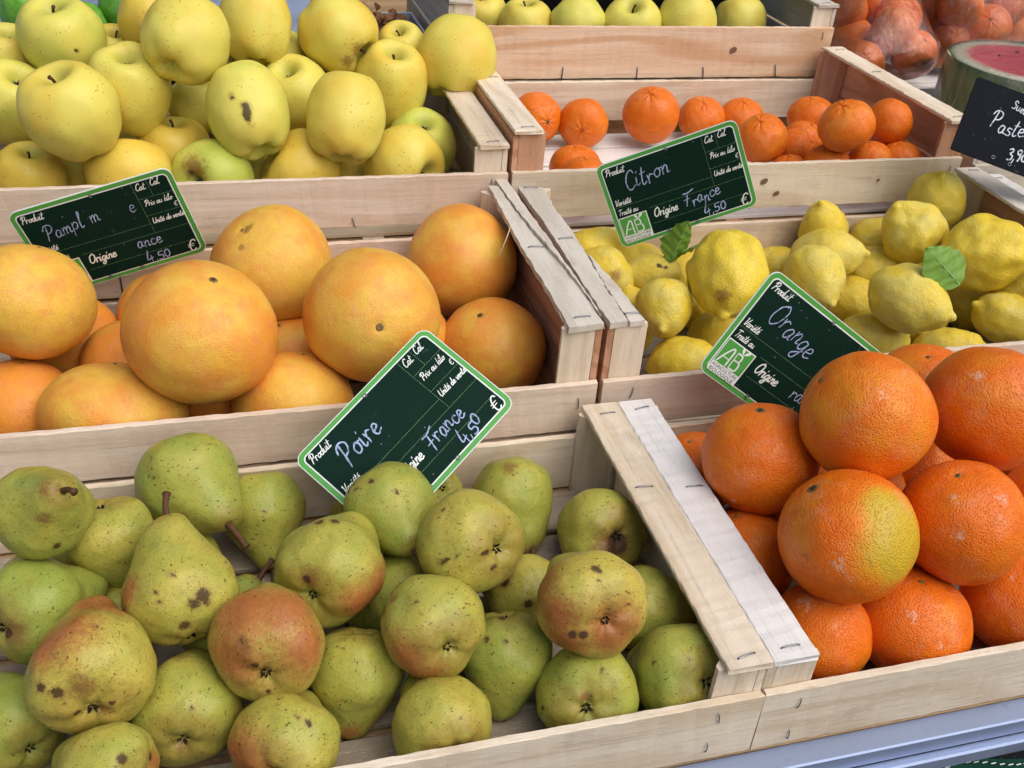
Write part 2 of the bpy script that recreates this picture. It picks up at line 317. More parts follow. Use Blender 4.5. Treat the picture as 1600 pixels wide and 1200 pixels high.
FRUIT = {
 'PEAR': ('pear', [
  ((-0.0975,0.5554,-0.0551),0.0294,1.0,(-0.137,-0.689,0.712,0.989,-0.141,0.054,0.063,0.711,0.7),0,0.8,'half hidden pear deep under the others,left of the middle',[]),
  ((-0.0255,0.5211,-0.0537),0.0308,1.0,(0.807,-0.545,-0.228,0.16,0.573,-0.804,0.568,0.612,0.55),0,0.8,'shaded green pear almost buried beneath the red-blushed pear',[]),
  ((0.0969,0.5246,-0.0513),0.0332,1.0,(-0.222,0.735,0.641,0.452,0.66,-0.6,-0.864,0.157,-0.479),-20,0.7,'shaded pear wedged behind the pear with a star-shaped calyx,mid crate',[]),
  ((-0.0987,0.5728,-0.0023),0.0296,1.0,(-0.601,-0.776,0.193,-0.788,0.534,-0.306,0.134,-0.336,-0.932),-20,0.45,'plain yellow-green pear between the pear with stub stem and back row',[]),
  ((0.2115,0.6183,-0.05),0.0345,1.0,(-0.75,0.123,-0.65,0.631,0.428,-0.647,0.199,-0.895,-0.399),20,0.7,'smooth green pear by the back rail with its dark stem end down',[('r',-0.52,-0.81,-0.38,0.219)]),
  ((0.2684,0.5648,-0.0491),0.0354,1.0,(-0.94,0.041,0.338,0.303,0.555,0.775,-0.156,0.831,-0.534),-60,0.45,'olive pear in the back right corner with a large brown calyx bruise',[('s',-0.01,-0.15,-0.91,0.323),('r',0.21,-0.26,-0.9,0.441)]),
  ((0.0062,0.6354,-0.0506),0.0339,1.0,(0.996,0.052,0.069,-0.028,-0.561,0.827,0.081,-0.826,-0.557),15,0.7,'green pear behind the tall stemmed pear,its stem end hanging down',[]),
  ((0.0986,0.5651,0.0001),0.0333,1.0,(0.492,0.18,-0.852,0.841,0.156,0.519,0.226,-0.971,-0.075),40,0.75,'pale green pear standing in front of the slanted price sign',[('s',-0.99,0.08,-0.17,0.086),('s',-0.94,-0.28,-0.25,0.086),('s',-0.83,-0.47,-0.41,0.071),('s',-0.86,-0.32,-0.51,0.057),('s',-0.77,0.41,0.32,0.071)]),
  ((0.1907,0.515,-0.0539),0.0306,1.0,(-0.012,0.125,0.992,0.843,0.534,-0.058,-0.537,0.836,-0.112),-30,0.4,'yellowish scarred pear half hidden behind the orange-yellow pear',[('s',0.43,-0.63,-0.71,0.127),('s',0.7,-0.69,0.03,0.143),('r',0.75,-0.62,0.05,0.222)]),
  ((0.2791,0.4787,-0.0516),0.0322,1.0,(0.288,0.047,0.957,-0.157,-0.983,0.095,0.945,-0.178,-0.275),-25,0.5,'olive pear lying against the right end,behind the orange-yellow pear',[]),
  ((-0.0443,0.6247,-0.0039),0.0387,1.0,(0.872,0.489,-0.03,0.054,-0.034,0.998,0.487,-0.872,-0.056),42,0.75,'large green pear at the back with a long brown stem pointing right',[('s',-0.78,0.59,0.02,0.062)]),
  ((-0.1325,0.5577,0.0436),0.0314,1.0,(-0.803,-0.583,0.126,0.371,-0.654,-0.66,0.467,-0.483,0.741),66,0.65,'fat green pear at the left edge with a stub stem facing the viewer',[('r',0.23,-0.1,1.23,0.267),('r',0.42,0.32,0.9,0.213),('s',0.23,0.85,0.3,0.107),('s',-0.0,-0.82,0.42,0.04)]),
  ((-0.1413,0.5252,-0.0131),0.0337,1.0,(-0.541,0.165,-0.825,-0.549,0.673,0.495,0.637,0.721,-0.274),-35,0.85,'dark green pear at the left edge with a brown bruise on its end',[('r',-0.27,-0.24,-0.9,0.3),('s',-0.15,-0.2,-0.9,0.125)]),
  ((0.2748,0.4154,-0.0487),0.0358,1.0,(0.919,0.375,0.124,0.308,-0.483,-0.819,-0.247,0.791,-0.56),-50,0.65,'green pear in the front right corner of the crate with two black dots',[('s',-0.57,-0.81,-0.18,0.062),('s',-0.66,-0.69,-0.38,0.062)]),
  ((0.1432,0.5145,0.0079),0.0373,1.0,(0.697,0.107,-0.709,-0.51,-0.62,-0.596,-0.504,0.777,-0.378),-45,0.35,'yellow-green pear with sideways calyx and triangular dark scars,right of middle',[('s',-0.01,0.36,-0.9,0.073),('s',0.03,0.31,-0.9,0.061),('s',-0.73,0.63,-0.37,0.073),('s',-0.73,0.55,-0.5,0.049),('s',-0.3,0.16,-0.9,0.073),('s',-0.38,0.23,-0.89,0.049),('s',-0.7,0.48,-0.63,0.049),('s',-0.97,-0.22,-0.15,0.061),('s',-0.98,-0.11,-0.15,0.049),('s',-0.92,0.36,-0.12,0.049)]),
  ((0.0571,0.4622,-0.0522),0.0323,1.0,(0.314,-0.804,0.506,-0.922,-0.13,0.365,-0.227,-0.581,-0.782),-12,0.55,'olive pear with its neck pointing down to the front rail',[('b',0.32,0.08,1.21,0.243),('s',0.53,0.62,-0.66,0.054)]),
  ((0.1604,0.456,-0.0517),0.0328,1.0,(-0.492,0.764,-0.417,0.86,0.352,-0.37,-0.136,-0.54,-0.83),-15,0.8,'speckled green pear hanging its stem down near the front rail',[('s',-0.2,-0.34,-0.9,0.096),('s',-0.29,-0.85,-0.56,0.096),('s',-0.64,-0.63,-0.55,0.068)]),
  ((0.049,0.5178,-0.0032),0.0378,1.0,(-0.586,0.333,-0.739,-0.613,0.414,0.673,0.529,0.848,-0.039),-42,0.5,'rounded pear with a red right cheek and twin dark spots on top',[('s',-0.71,0.64,0.12,0.106),('s',-0.52,0.83,0.03,0.106),('r',-0.34,0.3,-0.88,0.235),('s',-0.28,0.33,-0.89,0.094),('s',-0.45,0.02,-0.78,0.071),('b',-0.65,-0.75,-0.21,0.529),('b',-0.56,-0.65,-0.61,0.471),('s',-0.38,-0.49,-0.77,0.094),('s',-0.26,0.82,-0.62,0.047)]),
  ((0.2079,0.4142,-0.0503),0.0345,1.0,(0.87,-0.477,-0.124,-0.336,-0.39,-0.857,0.36,0.788,-0.499),-70,0.75,'pale green pear with a cleft,resting on the front rail',[('s',-0.75,0.33,-0.66,0.076),('s',0.08,-0.74,-0.74,0.063),('r',-0.07,-0.2,-0.9,0.151),('s',0.74,-0.67,-0.18,0.05),('s',0.37,-0.47,-0.77,0.038)]),
  ((-0.0513,0.4566,-0.0501),0.0344,1.0,(0.043,-0.12,-0.992,-0.992,0.114,-0.057,0.119,0.986,-0.114),-45,0.6,'green pear with brown bruises below the tall stemmed pear',[('r',-0.9,0.03,0.27,0.192),('s',-0.93,0.2,0.13,0.072),('s',-0.76,0.2,0.62,0.06),('s',-0.69,-0.24,-0.75,0.06),('r',0.07,0.01,-0.91,0.217),('s',-0.87,-0.08,0.33,0.06)]),
  ((-0.1582,0.4683,-0.053),0.0315,1.0,(0.407,0.247,-0.879,-0.768,-0.428,-0.476,-0.494,0.869,0.015),-40,0.95,'bright green pear cut off by the lower left edge',[]),
  ((0.2107,0.4414,0.0092),0.0356,1.0,(-0.924,0.095,0.371,0.382,0.304,0.873,-0.03,0.948,-0.317),-55,0.12,'orange-yellow pear with a brown stem,perched on top at the right',[('b',0.98,0.06,0.04,0.542),('b',0.52,-0.68,-0.61,0.542),('b',-0.19,-0.11,-0.9,0.602),('b',0.85,-0.18,-0.59,0.482),('s',0.43,0.81,-0.51,0.096),('s',0.36,0.8,-0.58,0.06),('s',0.42,0.37,-0.77,0.06),('s',0.5,-0.39,-0.77,0.108),('s',0.35,-0.33,-0.88,0.096),('s',0.93,-0.01,-0.45,0.072),('s',0.89,-0.05,-0.56,0.06),('s',-0.75,-0.26,-0.61,0.084),('s',0.39,0.68,-0.69,0.048),('s',-0.6,-0.51,-0.61,0.072)]),
  ((-0.0514,0.5084,0.0039),0.0367,1.0,(-0.157,0.534,-0.831,-0.974,-0.223,0.041,-0.163,0.816,0.555),-12,0.4,'tall yellow-green pear with an upright stem and a big dark scab',[('s',-0.96,0.18,0.04,0.08),('s',-0.92,0.25,0.1,0.057),('s',-0.91,-0.24,-0.41,0.161),('s',-0.9,-0.07,-0.53,0.138),('s',-0.85,-0.29,-0.54,0.092),('s',-0.86,0.48,-0.14,0.069),('s',-0.85,0.49,-0.3,0.057),('s',-0.58,0.14,-0.77,0.115),('s',-0.75,0.05,-0.72,0.069),('b',-0.39,0.88,0.09,0.299)]),
  ((0.1074,0.4599,-0.0101),0.0351,1.0,(0.849,0.038,-0.527,-0.498,-0.276,-0.822,-0.177,0.96,-0.215),-50,0.5,'light green pear in the centre with a star-shaped calyx low right',[('b',-0.62,0.53,-0.66,0.549),('b',-0.15,0.7,-0.76,0.488),('r',-0.93,0.11,0.19,0.171),('s',0.07,0.58,-0.77,0.073),('s',-0.81,-0.5,-0.41,0.061),('s',-0.76,-0.39,-0.61,0.049),('s',-0.86,-0.5,-0.2,0.061),('r',-0.93,-0.22,0.11,0.146)]),
  ((0.0018,0.464,-0.0082),0.0362,1.0,(0.325,0.06,0.944,0.938,-0.147,-0.314,0.12,0.987,-0.104),-48,0.15,'red-blushed pear with its calyx facing forward,left of the centre',[('b',0.76,-0.63,-0.2,0.797),('b',0.98,0.08,-0.24,0.74),('b',0.12,-0.64,-0.77,0.626),('b',0.6,0.55,-0.66,0.569),('s',0.2,-0.23,-0.91,0.08),('s',0.5,-0.55,-0.73,0.057),('s',0.81,0.28,0.36,0.068),('s',0.88,0.32,0.2,0.057),('r',0.44,-0.5,-0.77,0.182),('s',-0.31,0.14,-0.9,0.057)]),
  ((0.1046,0.4125,-0.052),0.0328,1.0,(-0.977,-0.094,0.19,0.167,0.211,0.963,-0.131,0.973,-0.191),-45,0.35,'pale yellow pear behind the front rail,bottom middle',[('s',0.11,0.84,-0.62,0.051),('s',-0.52,0.35,-0.77,0.051)]),
  ((-0.1045,0.4611,-0.0056),0.0376,1.0,(-0.662,-0.022,-0.749,-0.744,-0.094,0.661,-0.085,0.995,0.045),-40,0.25,'largest red-shouldered pear with open calyx,lower left',[('b',-0.49,0.84,0.07,0.626),('b',-0.56,0.12,0.84,0.626),('b',-0.26,0.96,-0.11,0.417),('s',0.04,0.83,-0.64,0.094),('s',-0.08,0.64,-0.77,0.115),('s',0.09,0.19,-0.91,0.073),('r',-0.07,-0.12,-0.91,0.188),('s',-0.86,0.5,-0.05,0.063),('r',-0.37,0.4,-0.77,0.261),('s',-0.28,-0.15,-0.91,0.063)]),
  ((0.0076,0.413,-0.048),0.0333,1.0,(0.923,-0.347,0.164,0.042,-0.334,-0.942,0.382,0.877,-0.293),-50,0.35,'yellow pear with a reddish left side at the bottom edge',[('b',-0.54,-0.22,-0.77,0.663),('s',0.62,-0.72,-0.4,0.084),('s',0.42,-0.84,-0.42,0.06)]),
  ((-0.0968,0.4082,-0.0367),0.0285,1.0,(0.266,0.026,-0.964,-0.628,-0.754,-0.193,-0.732,0.656,-0.185),-40,0.45,'brownish-green pear cut by the bottom edge,second from left',[('s',-0.72,-0.08,-0.76,0.133),('s',-0.11,-0.52,-0.77,0.106),('b',0.13,-0.54,-0.77,0.266)]),
  ((0.1469,0.564,-0.0551),0.0288,1.0,(-0.669,0.709,0.222,0.698,0.702,-0.14,-0.255,0.061,-0.965),-41,0.485651793444481,'mostly hidden pear under the yellowish scarred pear half hidden behind the orange-yellow pear',[]),
  ((0.0906,0.6242,-0.0538),0.0301,1.0,(-0.637,0.696,-0.331,0.42,0.673,0.608,0.646,0.248,-0.722),-47,0.3579853616002976,'mostly hidden pear under the shaded green pear almost buried beneath the red-blushed pear',[]),
  ((0.0508,0.5635,-0.055),0.0289,1.0,(-0.105,0.459,-0.882,-0.889,0.355,0.29,0.446,0.815,0.371),-20,0.37784842242030425,'mostly hidden pear under the pale yellow pear behind the front rail,bottom middle',[]),
  ((-0.1058,0.6091,-0.0567),0.0273,1.0,(-0.818,0.42,-0.394,-0.403,0.072,0.912,0.411,0.905,0.111),-32,0.5515466641352167,'mostly hidden pear under the largest red-shouldered pear with open calyx,lower left',[]),
  ((-0.056,0.5976,-0.055),0.0289,1.0,(-0.534,-0.625,0.57,0.484,0.327,0.812,-0.693,0.709,0.128),-29,0.25438754408026754,'mostly hidden pear under the green pear with brown bruises below the tall stemmed pear',[]),
  ((0.1433,0.6385,-0.0548),0.0291,1.0,(-0.598,0.531,0.6,0.727,0.675,0.127,-0.338,0.512,-0.79),-57,0.5861920555592812,'mostly hidden pear under the brownish-green pear cut by the bottom edge,second from left',[]),
  ((-0.1521,0.5916,-0.055),0.0289,1.0,(0.463,-0.826,0.322,-0.4,-0.519,-0.755,0.791,0.221,-0.571),-23,0.4506593163467216,'mostly hidden pear under the bright green pear cut off by the lower left edge',[]),
 ]),
 'ORANGE': ('orange', [
  ((0.5866,0.5971,-0.0381),0.0469,0.95,(0.933,0.345,0.104,-0.309,0.914,-0.264,-0.186,0.214,0.959),30,0.0,'orange deep in the dark gap behind the topmost two oranges',[]),
  ((0.4995,0.4914,-0.0433),0.042,0.95,(-0.044,0.956,-0.289,-0.991,-0.079,-0.112,-0.13,0.281,0.951),30,0.0,'orange deep in the gap under the green-cheeked orange',[]),
  ((0.4463,0.5526,-0.0437),0.0412,0.95,(0.653,0.75,-0.102,-0.747,0.617,-0.247,-0.122,0.237,0.964),30,0.0,'shaded orange in the gap left of the topmost orange',[]),
  ((0.5611,0.5906,0.0399),0.0435,0.92,(0.788,0.58,0.205,-0.578,0.812,-0.077,-0.211,-0.057,0.976),40,0.1,'orange in the back row half hidden behind the topmost orange',[]),
  ((0.3784,0.6213,-0.0475),0.0374,0.95,(-0.485,0.847,-0.218,-0.823,-0.527,-0.212,-0.295,0.077,0.953),40,0.0,'small piece of orange at the back left corner of the crate',[]),
  ((0.3702,0.5094,-0.0447),0.0402,0.95,(-0.491,0.779,-0.39,-0.844,-0.537,-0.009,-0.216,0.325,0.921),30,0.0,'orange pressed against the white lath,left of the green-cheeked orange',[]),
  ((0.668,0.511,-0.0388),0.0461,0.95,(-0.95,-0.159,-0.268,0.045,-0.921,0.387,-0.308,0.356,0.882),30,0.0,'orange cut by the right edge between two larger oranges',[]),
  ((0.3927,0.5534,0.02),0.046,0.95,(-0.899,0.39,-0.199,-0.412,-0.907,0.083,-0.149,0.157,0.976),32,0.0,'deep orange fruit with a dark brown stem button,back left',[('w',0.5,0.8,-0.34,0.133),('w',0.44,0.84,0.27,0.089)]),
  ((0.5569,0.5124,0.0789),0.0511,0.91,(-0.407,0.852,-0.328,-0.727,-0.085,0.681,0.552,0.516,0.655),-20,0.1,'large smooth orange at the right edge,top of the pile',[('w',-0.14,0.69,-0.68,0.068),('w',-0.15,0.98,0.02,0.175)]),
  ((0.4468,0.5156,0.0808),0.0489,0.97,(-0.648,-0.374,-0.664,-0.042,-0.852,0.521,-0.76,0.366,0.537),28,0.4,'topmost orange covering the corner of the green price sign',[('w',-0.17,0.86,0.44,0.137)]),
  ((0.5638,0.4223,-0.0425),0.0433,0.93,(-0.059,-0.984,0.166,0.994,-0.044,0.097,-0.089,0.171,0.981),35,0.0,'orange at the lower right edge beside the front rail',[('w',0.21,-0.45,0.78,0.114)]),
  ((0.5012,0.4453,0.0291),0.0453,0.99,(-0.827,0.429,-0.363,-0.448,-0.893,-0.034,-0.339,0.135,0.931),42,0.0,'rough orange with pale scuffs on the right of the pile',[('w',-0.57,0.37,0.71,0.135),('w',0.12,0.81,0.54,0.208),('w',0.09,0.44,0.86,0.167)]),
  ((0.3931,0.4272,-0.0473),0.0373,0.98,(-0.605,0.207,0.769,0.311,-0.827,0.468,0.733,0.522,0.436),-20,0.1,'orange in the front left corner of its crate',[('w',0.97,0.17,0.1,0.278)]),
  ((0.466,0.4222,-0.0435),0.0436,0.9,(-0.769,-0.639,0.008,0.638,-0.766,0.082,-0.046,0.068,0.997),40,0.05,'orange resting on the front rail,middle of the front row',[('w',0.66,0.03,0.66,0.154),('w',0.69,0.62,0.32,0.154)]),
  ((0.4059,0.4487,0.0284),0.0489,0.92,(-0.703,-0.694,-0.155,0.435,-0.592,0.678,-0.563,0.409,0.718),30,0.3,'large orange with a yellow-green cheek and dry stem button',[('g',0.28,0.94,-0.12,0.579),('g',0.11,0.92,0.32,0.374),('w',0.9,0.32,0.22,0.243),('w',0.19,0.92,0.28,0.131),('r',0.87,-0.09,0.42,0.084)]),
  ((0.7323,0.5602,-0.0452),0.0385,0.94,(-0.56,0.828,0.023,0.816,0.547,0.187,0.142,0.124,-0.982),-41,0.1,'mostly hidden orange under the orange cut by the right edge between two larger oranges',[]),
  ((0.6773,0.6151,-0.0435),0.0402,0.94,(-0.294,-0.879,-0.376,-0.349,0.465,-0.814,0.89,-0.108,-0.444),-47,0.1,'mostly hidden orange under the topmost orange covering the corner of the green price sign',[]),
  ((0.4679,0.6221,-0.0419),0.0417,0.94,(0.226,0.03,-0.974,-0.97,-0.084,-0.228,-0.089,0.996,0.01),-37,0.1,'mostly hidden orange under the shaded orange in the gap left of the topmost orange',[]),
  ((0.5872,0.5112,-0.0431),0.0406,0.94,(-0.349,-0.249,0.904,0.882,-0.414,0.226,0.318,0.875,0.364),-27,0.1,'mostly hidden orange under the orange deep in the gap under the green-cheeked orange',[]),
  ((0.5147,0.568,-0.0462),0.0376,0.94,(-0.195,0.476,-0.858,-0.636,0.605,0.48,0.747,0.639,0.184),-43,0.1,'mostly hidden orange under the large orange with a yellow-green cheek and dry stem button',[]),
 ]),
 'GRAPE': ('grapefruit', [
  ((0.0466,0.8338,-0.0335),0.0463,0.93,(-0.431,0.9,-0.062,-0.87,-0.433,-0.237,-0.24,-0.048,0.97),35,0.3,'shaded grapefruit with a dark stem scar between the two biggest',[]),
  ((-0.0624,0.9214,-0.0284),0.0517,0.92,(0.941,0.169,-0.293,-0.209,0.971,-0.113,0.266,0.167,0.949),20,0.2,'grapefruit peeking out behind the biggest grapefruit,under the sign',[]),
  ((-0.1599,0.8969,-0.0294),0.0507,0.92,(0.388,-0.922,0.001,0.922,0.388,-0.008,0.007,0.004,1.0),30,0.3,'grapefruit behind the pale one at the left edge',[]),
  ((-0.0946,0.8401,-0.0275),0.0464,0.9,(-0.791,-0.571,0.221,0.601,-0.792,0.105,0.115,0.216,0.97),20,0.2,'pinkish grapefruit left of the biggest grapefruit',[]),
  ((0.0364,0.8864,0.0429),0.0581,0.9,(0.301,-0.953,-0.035,0.816,0.238,0.527,-0.493,-0.188,0.849),35,0.7,'yellow grapefruit with brown scuffs right of the price sign',[('r',0.08,0.09,0.86,0.105),('r',0.3,-0.19,0.82,0.074)]),
  ((0.2346,0.9279,0.0141),0.0583,1.0,(-0.889,-0.118,0.443,0.429,-0.556,0.712,0.162,0.823,0.545),-30,0.35,'round pinkish grapefruit in the back right corner',[]),
  ((-0.1865,0.7922,-0.034),0.0472,0.9,(-0.941,-0.264,0.212,0.307,-0.929,0.205,0.143,0.258,0.956),20,0.1,'pinkish grapefruit low at the left edge',[]),
  ((0.2413,0.8161,-0.0268),0.0534,0.92,(0.5,0.797,0.338,-0.791,0.579,-0.197,-0.353,-0.169,0.92),45,0.35,'shaded grapefruit with a brown stem scar in the front right corner',[]),
  ((0.0426,0.7462,-0.0225),0.0537,0.86,(0.788,-0.615,0.006,0.567,0.723,-0.394,0.238,0.314,0.919),15,0.5,'pale grapefruit behind the front rail,left of the slanted sign',[]),
  ((0.1151,0.7667,0.0503),0.0596,0.98,(-0.259,0.333,0.907,-0.965,-0.053,-0.256,-0.037,-0.942,0.335),78,0.6,'smooth round yellow-orange grapefruit with a small dot in its middle',[]),
  ((-0.1714,0.8378,0.0462),0.0563,0.86,(0.491,0.747,-0.449,-0.82,0.57,0.052,0.295,0.343,0.892),10,0.65,'pale yellow grapefruit cut by the left edge,covering the sign corner',[]),
  ((-0.1075,0.7525,-0.0193),0.0601,0.72,(-0.465,0.825,-0.321,-0.875,-0.372,0.31,0.136,0.425,0.895),10,0.55,'wide pale grapefruit behind the front rail at the left',[]),
  ((-0.0292,0.7554,0.0513),0.0624,0.9,(0.265,-0.942,-0.205,0.931,0.306,-0.201,0.252,-0.138,0.958),38,0.4,'biggest deep orange grapefruit with a stem scar on top',[]),
  ((0.153,0.84,-0.0262),0.0507,0.94,(0.752,-0.043,-0.658,-0.657,0.032,-0.753,0.054,0.999,-0.004),-58,0.1,'mostly hidden grapefruit under the round pinkish grapefruit in the back right corner',[]),
  ((0.0968,0.9143,-0.0344),0.0427,0.94,(-0.965,0.127,0.229,0.107,-0.606,0.788,0.239,0.785,0.571),-24,0.1,'mostly hidden grapefruit under the yellow grapefruit with brown scuffs right of the price sign',[]),
  ((-0.0239,0.7988,-0.0343),0.0428,0.94,(0.249,0.037,-0.968,-0.656,-0.729,-0.197,-0.713,0.684,-0.157),-42,0.1,'mostly hidden grapefruit under the biggest deep orange grapefruit with a stem scar on top',[]),
 ]),
 'LEMON': ('lemon', [
  ((0.5089,0.9584,-0.0308),0.0271,1.3,(-0.501,-0.38,0.777,0.014,-0.902,-0.432,0.865,-0.206,0.457),0,0.2,'lemon at the back almost hidden under the green leaves',[]),
  ((0.6348,0.9607,-0.0349),0.0248,1.3,(0.514,0.576,-0.636,0.024,0.732,0.681,0.858,-0.365,0.362),0,0.2,'small lemon behind the pale lemon pair,near the back rail',[]),
  ((0.4472,0.9606,-0.0197),0.0252,1.4,(0.314,0.942,-0.119,-0.243,0.201,0.949,0.918,-0.269,0.292),0,0.2,'lemon tip showing beneath the price sign,back left',[]),
  ((0.3931,0.9584,0.0002),0.0275,1.35,(-0.152,-0.988,-0.03,0.415,-0.037,-0.909,0.897,-0.151,0.416),0,0.1,'plain yellow lemon in the back left corner',[]),
  ((0.4466,0.9115,-0.0089),0.0234,1.5,(-0.261,-0.965,-0.013,0.004,-0.014,1.0,-0.965,0.261,0.008),10,0.4,'dull lemon with dark specks lying below the price sign',[('s',0.55,0.83,-0.18,0.151),('s',0.57,0.77,-0.48,0.121)]),
  ((0.7585,0.9591,-0.0046),0.0267,1.3,(-0.699,-0.172,0.694,-0.035,-0.962,-0.272,0.714,-0.214,0.666),0,0.3,'lemon at the back between the two upright lemons',[]),
  ((0.8256,0.9517,0.0492),0.034,1.15,(0.866,-0.457,0.204,0.357,0.849,0.389,-0.351,-0.264,0.898),45,0.3,'topmost lemon in the back right corner with a ringed stem end',[]),
  ((0.6827,0.9568,0.0139),0.0291,1.25,(-0.538,0.833,-0.133,-0.745,-0.543,-0.387,-0.395,-0.109,0.912),40,0.3,'upright lemon with its nipple on top,by the back rail',[]),
  ((0.861,0.8195,-0.0081),0.0263,1.3,(0.228,0.964,0.139,-0.714,0.069,0.696,0.661,-0.258,0.704),0,0.1,'lemon barely showing at the right edge below the lumpy lemon',[]),
  ((0.3909,0.9055,0.0021),0.025,1.3,(0.486,-0.057,0.872,-0.623,-0.722,0.3,0.613,-0.689,-0.387),10,0.35,'brown-specked lemon beside the split grey lath',[('r',0.35,0.77,0.52,0.333)]),
  ((0.7323,0.913,-0.0221),0.029,1.3,(-0.589,-0.664,0.461,0.212,-0.678,-0.704,0.78,-0.317,0.54),0,0.2,'lemon showing left of the picked green leaf',[]),
  ((0.7579,0.8969,0.035),0.0347,1.1,(-0.194,0.88,-0.434,-0.74,-0.422,-0.524,-0.644,0.22,0.733),30,0.5,'tall pale lemon left of the lumpy lemon,stem end up',[]),
  ((0.689,0.8797,-0.0431),0.0291,1.2,(-0.135,0.732,0.668,-0.714,-0.539,0.447,0.688,-0.416,0.595),10,0.1,'shaded lemon under the pair of pale lemons',[]),
  ((0.5092,0.8478,-0.0503),0.0267,1.3,(0.261,0.94,0.221,-0.585,-0.028,0.81,0.768,-0.341,0.542),10,0.1,'lemon in the shade left of the slanted price sign',[]),
  ((0.8386,0.8593,-0.0499),0.0274,1.25,(-0.425,-0.529,-0.735,-0.31,-0.677,0.667,-0.85,0.511,0.124),15,0.15,'lemon under the picked green leaf,half hidden',[]),
  ((0.6582,0.9023,0.0081),0.0308,1.35,(-0.463,-0.123,0.878,-0.495,-0.785,-0.371,0.735,-0.607,0.302),10,0.55,'pale lemon with its tip pointing right,behind the rounder one',[]),
  ((0.4124,0.874,-0.0414),0.0307,1.25,(-0.257,-0.948,0.189,0.956,-0.22,0.196,-0.144,0.231,0.962),20,0.0,'bright yellow lemon along the left end of the crate',[]),
  ((0.4269,0.8298,-0.0031),0.0292,1.15,(0.776,-0.21,-0.595,0.491,-0.391,0.779,-0.396,-0.896,-0.2),50,0.45,'lemon with a green nipple near the left end',[('G',-0.6,0.36,0.69,0.273)]),
  ((0.7493,0.7715,-0.0491),0.0267,1.5,(-0.708,-0.326,0.627,-0.24,-0.723,-0.648,0.665,-0.609,0.434),10,0.3,'lemon low behind the front rail at the right,behind oranges',[]),
  ((0.4409,0.7913,-0.0478),0.0291,1.3,(-0.601,-0.768,0.223,0.226,-0.431,-0.874,0.767,-0.474,0.432),15,0.05,'yellow lemon in the front left corner of the crate',[]),
  ((0.6156,0.8532,0.0078),0.033,1.2,(-0.993,0.015,-0.119,0.118,0.284,-0.951,0.019,-0.959,-0.284),35,0.6,'pale round lemon just above the slanted price sign',[('r',-0.38,-0.17,1.03,0.128)]),
  ((0.8083,0.8311,0.037),0.042,1.25,(-0.317,-0.578,-0.752,0.705,0.386,-0.594,0.634,-0.719,0.286),10,0.1,'largest lumpy bright yellow lemon at the right edge',[]),
  ((0.6765,0.8102,-0.0488),0.027,1.5,(0.397,0.724,-0.564,-0.247,-0.507,-0.826,-0.884,0.468,-0.022),10,0.45,'lemon behind the oranges beside the slanted sign corner',[]),
  ((0.4921,0.8295,0.03),0.0424,1.15,(-0.785,0.523,-0.332,0.486,0.188,-0.854,-0.384,-0.831,-0.402),40,0.15,'big knobbly lemon with its nipple facing the viewer',[('r',-0.07,-0.46,0.94,0.219)]),
  ((0.6894,0.7873,0.0116),0.0353,1.32,(-0.621,-0.384,-0.684,0.577,0.366,-0.73,0.53,-0.848,-0.006),15,0.55,'pale oval lemon with a blunt tip,in the front middle',[]),
  ((0.8185,0.7814,-0.019),0.0298,1.28,(-0.523,-0.778,-0.348,0.101,-0.462,0.881,-0.846,0.426,0.321),25,0.35,'lemon cut by the right edge,second row from the front',[]),
  ((0.757,0.8406,-0.0469),0.0304,1.2,(0.897,-0.44,-0.042,-0.019,0.058,-0.998,0.441,0.896,0.043),-58,0.1,'mostly hidden lemon under the lemon under the picked green leaf,half hidden',[]),
  ((0.5682,0.9515,-0.0507),0.0267,1.2,(-0.021,-0.934,0.356,-0.576,-0.279,-0.768,0.817,-0.221,-0.533),-26,0.1,'mostly hidden lemon under the big knobbly lemon with its nipple facing the viewer',[]),
  ((0.5117,0.9111,-0.0509),0.0265,1.2,(0.193,0.014,-0.981,-0.967,0.171,-0.188,0.165,0.985,0.047),-54,0.1,'mostly hidden lemon under the lemon with a green nipple near the left end',[]),
  ((0.8221,0.9371,-0.0481),0.0293,1.2,(-0.018,-0.467,0.884,0.993,0.094,0.069,-0.115,0.879,0.462),-20,0.1,'mostly hidden lemon under the lemon showing left of the picked green leaf',[]),
  ((0.564,0.8916,-0.0498),0.0276,1.2,(0.456,-0.634,0.624,-0.686,-0.697,-0.207,0.566,-0.334,-0.753),-21,0.1,'mostly hidden lemon under the lemon in the shade left of the slanted price sign',[]),
  ((0.7845,0.8907,-0.0474),0.03,1.2,(0.426,0.896,-0.123,0.498,-0.118,0.859,0.756,-0.427,-0.496),-22,0.1,'mostly hidden lemon under the lemon behind the oranges beside the slanted sign corner',[]),
  ((0.6828,0.9582,-0.0516),0.0259,1.2,(0.867,0.49,-0.089,0.308,-0.669,-0.676,-0.391,0.559,-0.732),-31,0.1,'mostly hidden lemon under the pale round lemon just above the slanted price sign',[]),
  ((0.4072,0.9369,-0.0497),0.0277,1.2,(-0.295,-0.95,0.099,-0.945,0.275,-0.178,0.142,-0.146,-0.979),-23,0.1,'mostly hidden lemon under the brown-specked lemon beside the split grey lath',[]),
 ]),
 'MAND': ('mandarin', [
  ((0.8237,1.2297,0.04),0.0293,0.85,(0.072,-0.997,0.002,0.994,0.072,0.082,-0.082,-0.003,0.997),20,0,'mandarin tucked between the pair at the right of the crate',[]),
  ((0.7163,1.2616,0.042),0.0319,0.82,(0.505,0.836,0.217,-0.853,0.521,-0.02,-0.13,-0.175,0.976),30,0.0,'flat mandarin at the back,just right of the price sign top',[]),
  ((0.7875,1.1992,0.0644),0.0327,0.82,(-0.468,0.867,-0.17,-0.856,-0.493,-0.159,-0.221,0.071,0.973),20,0.0,'mandarin against the back board in the right half',[]),
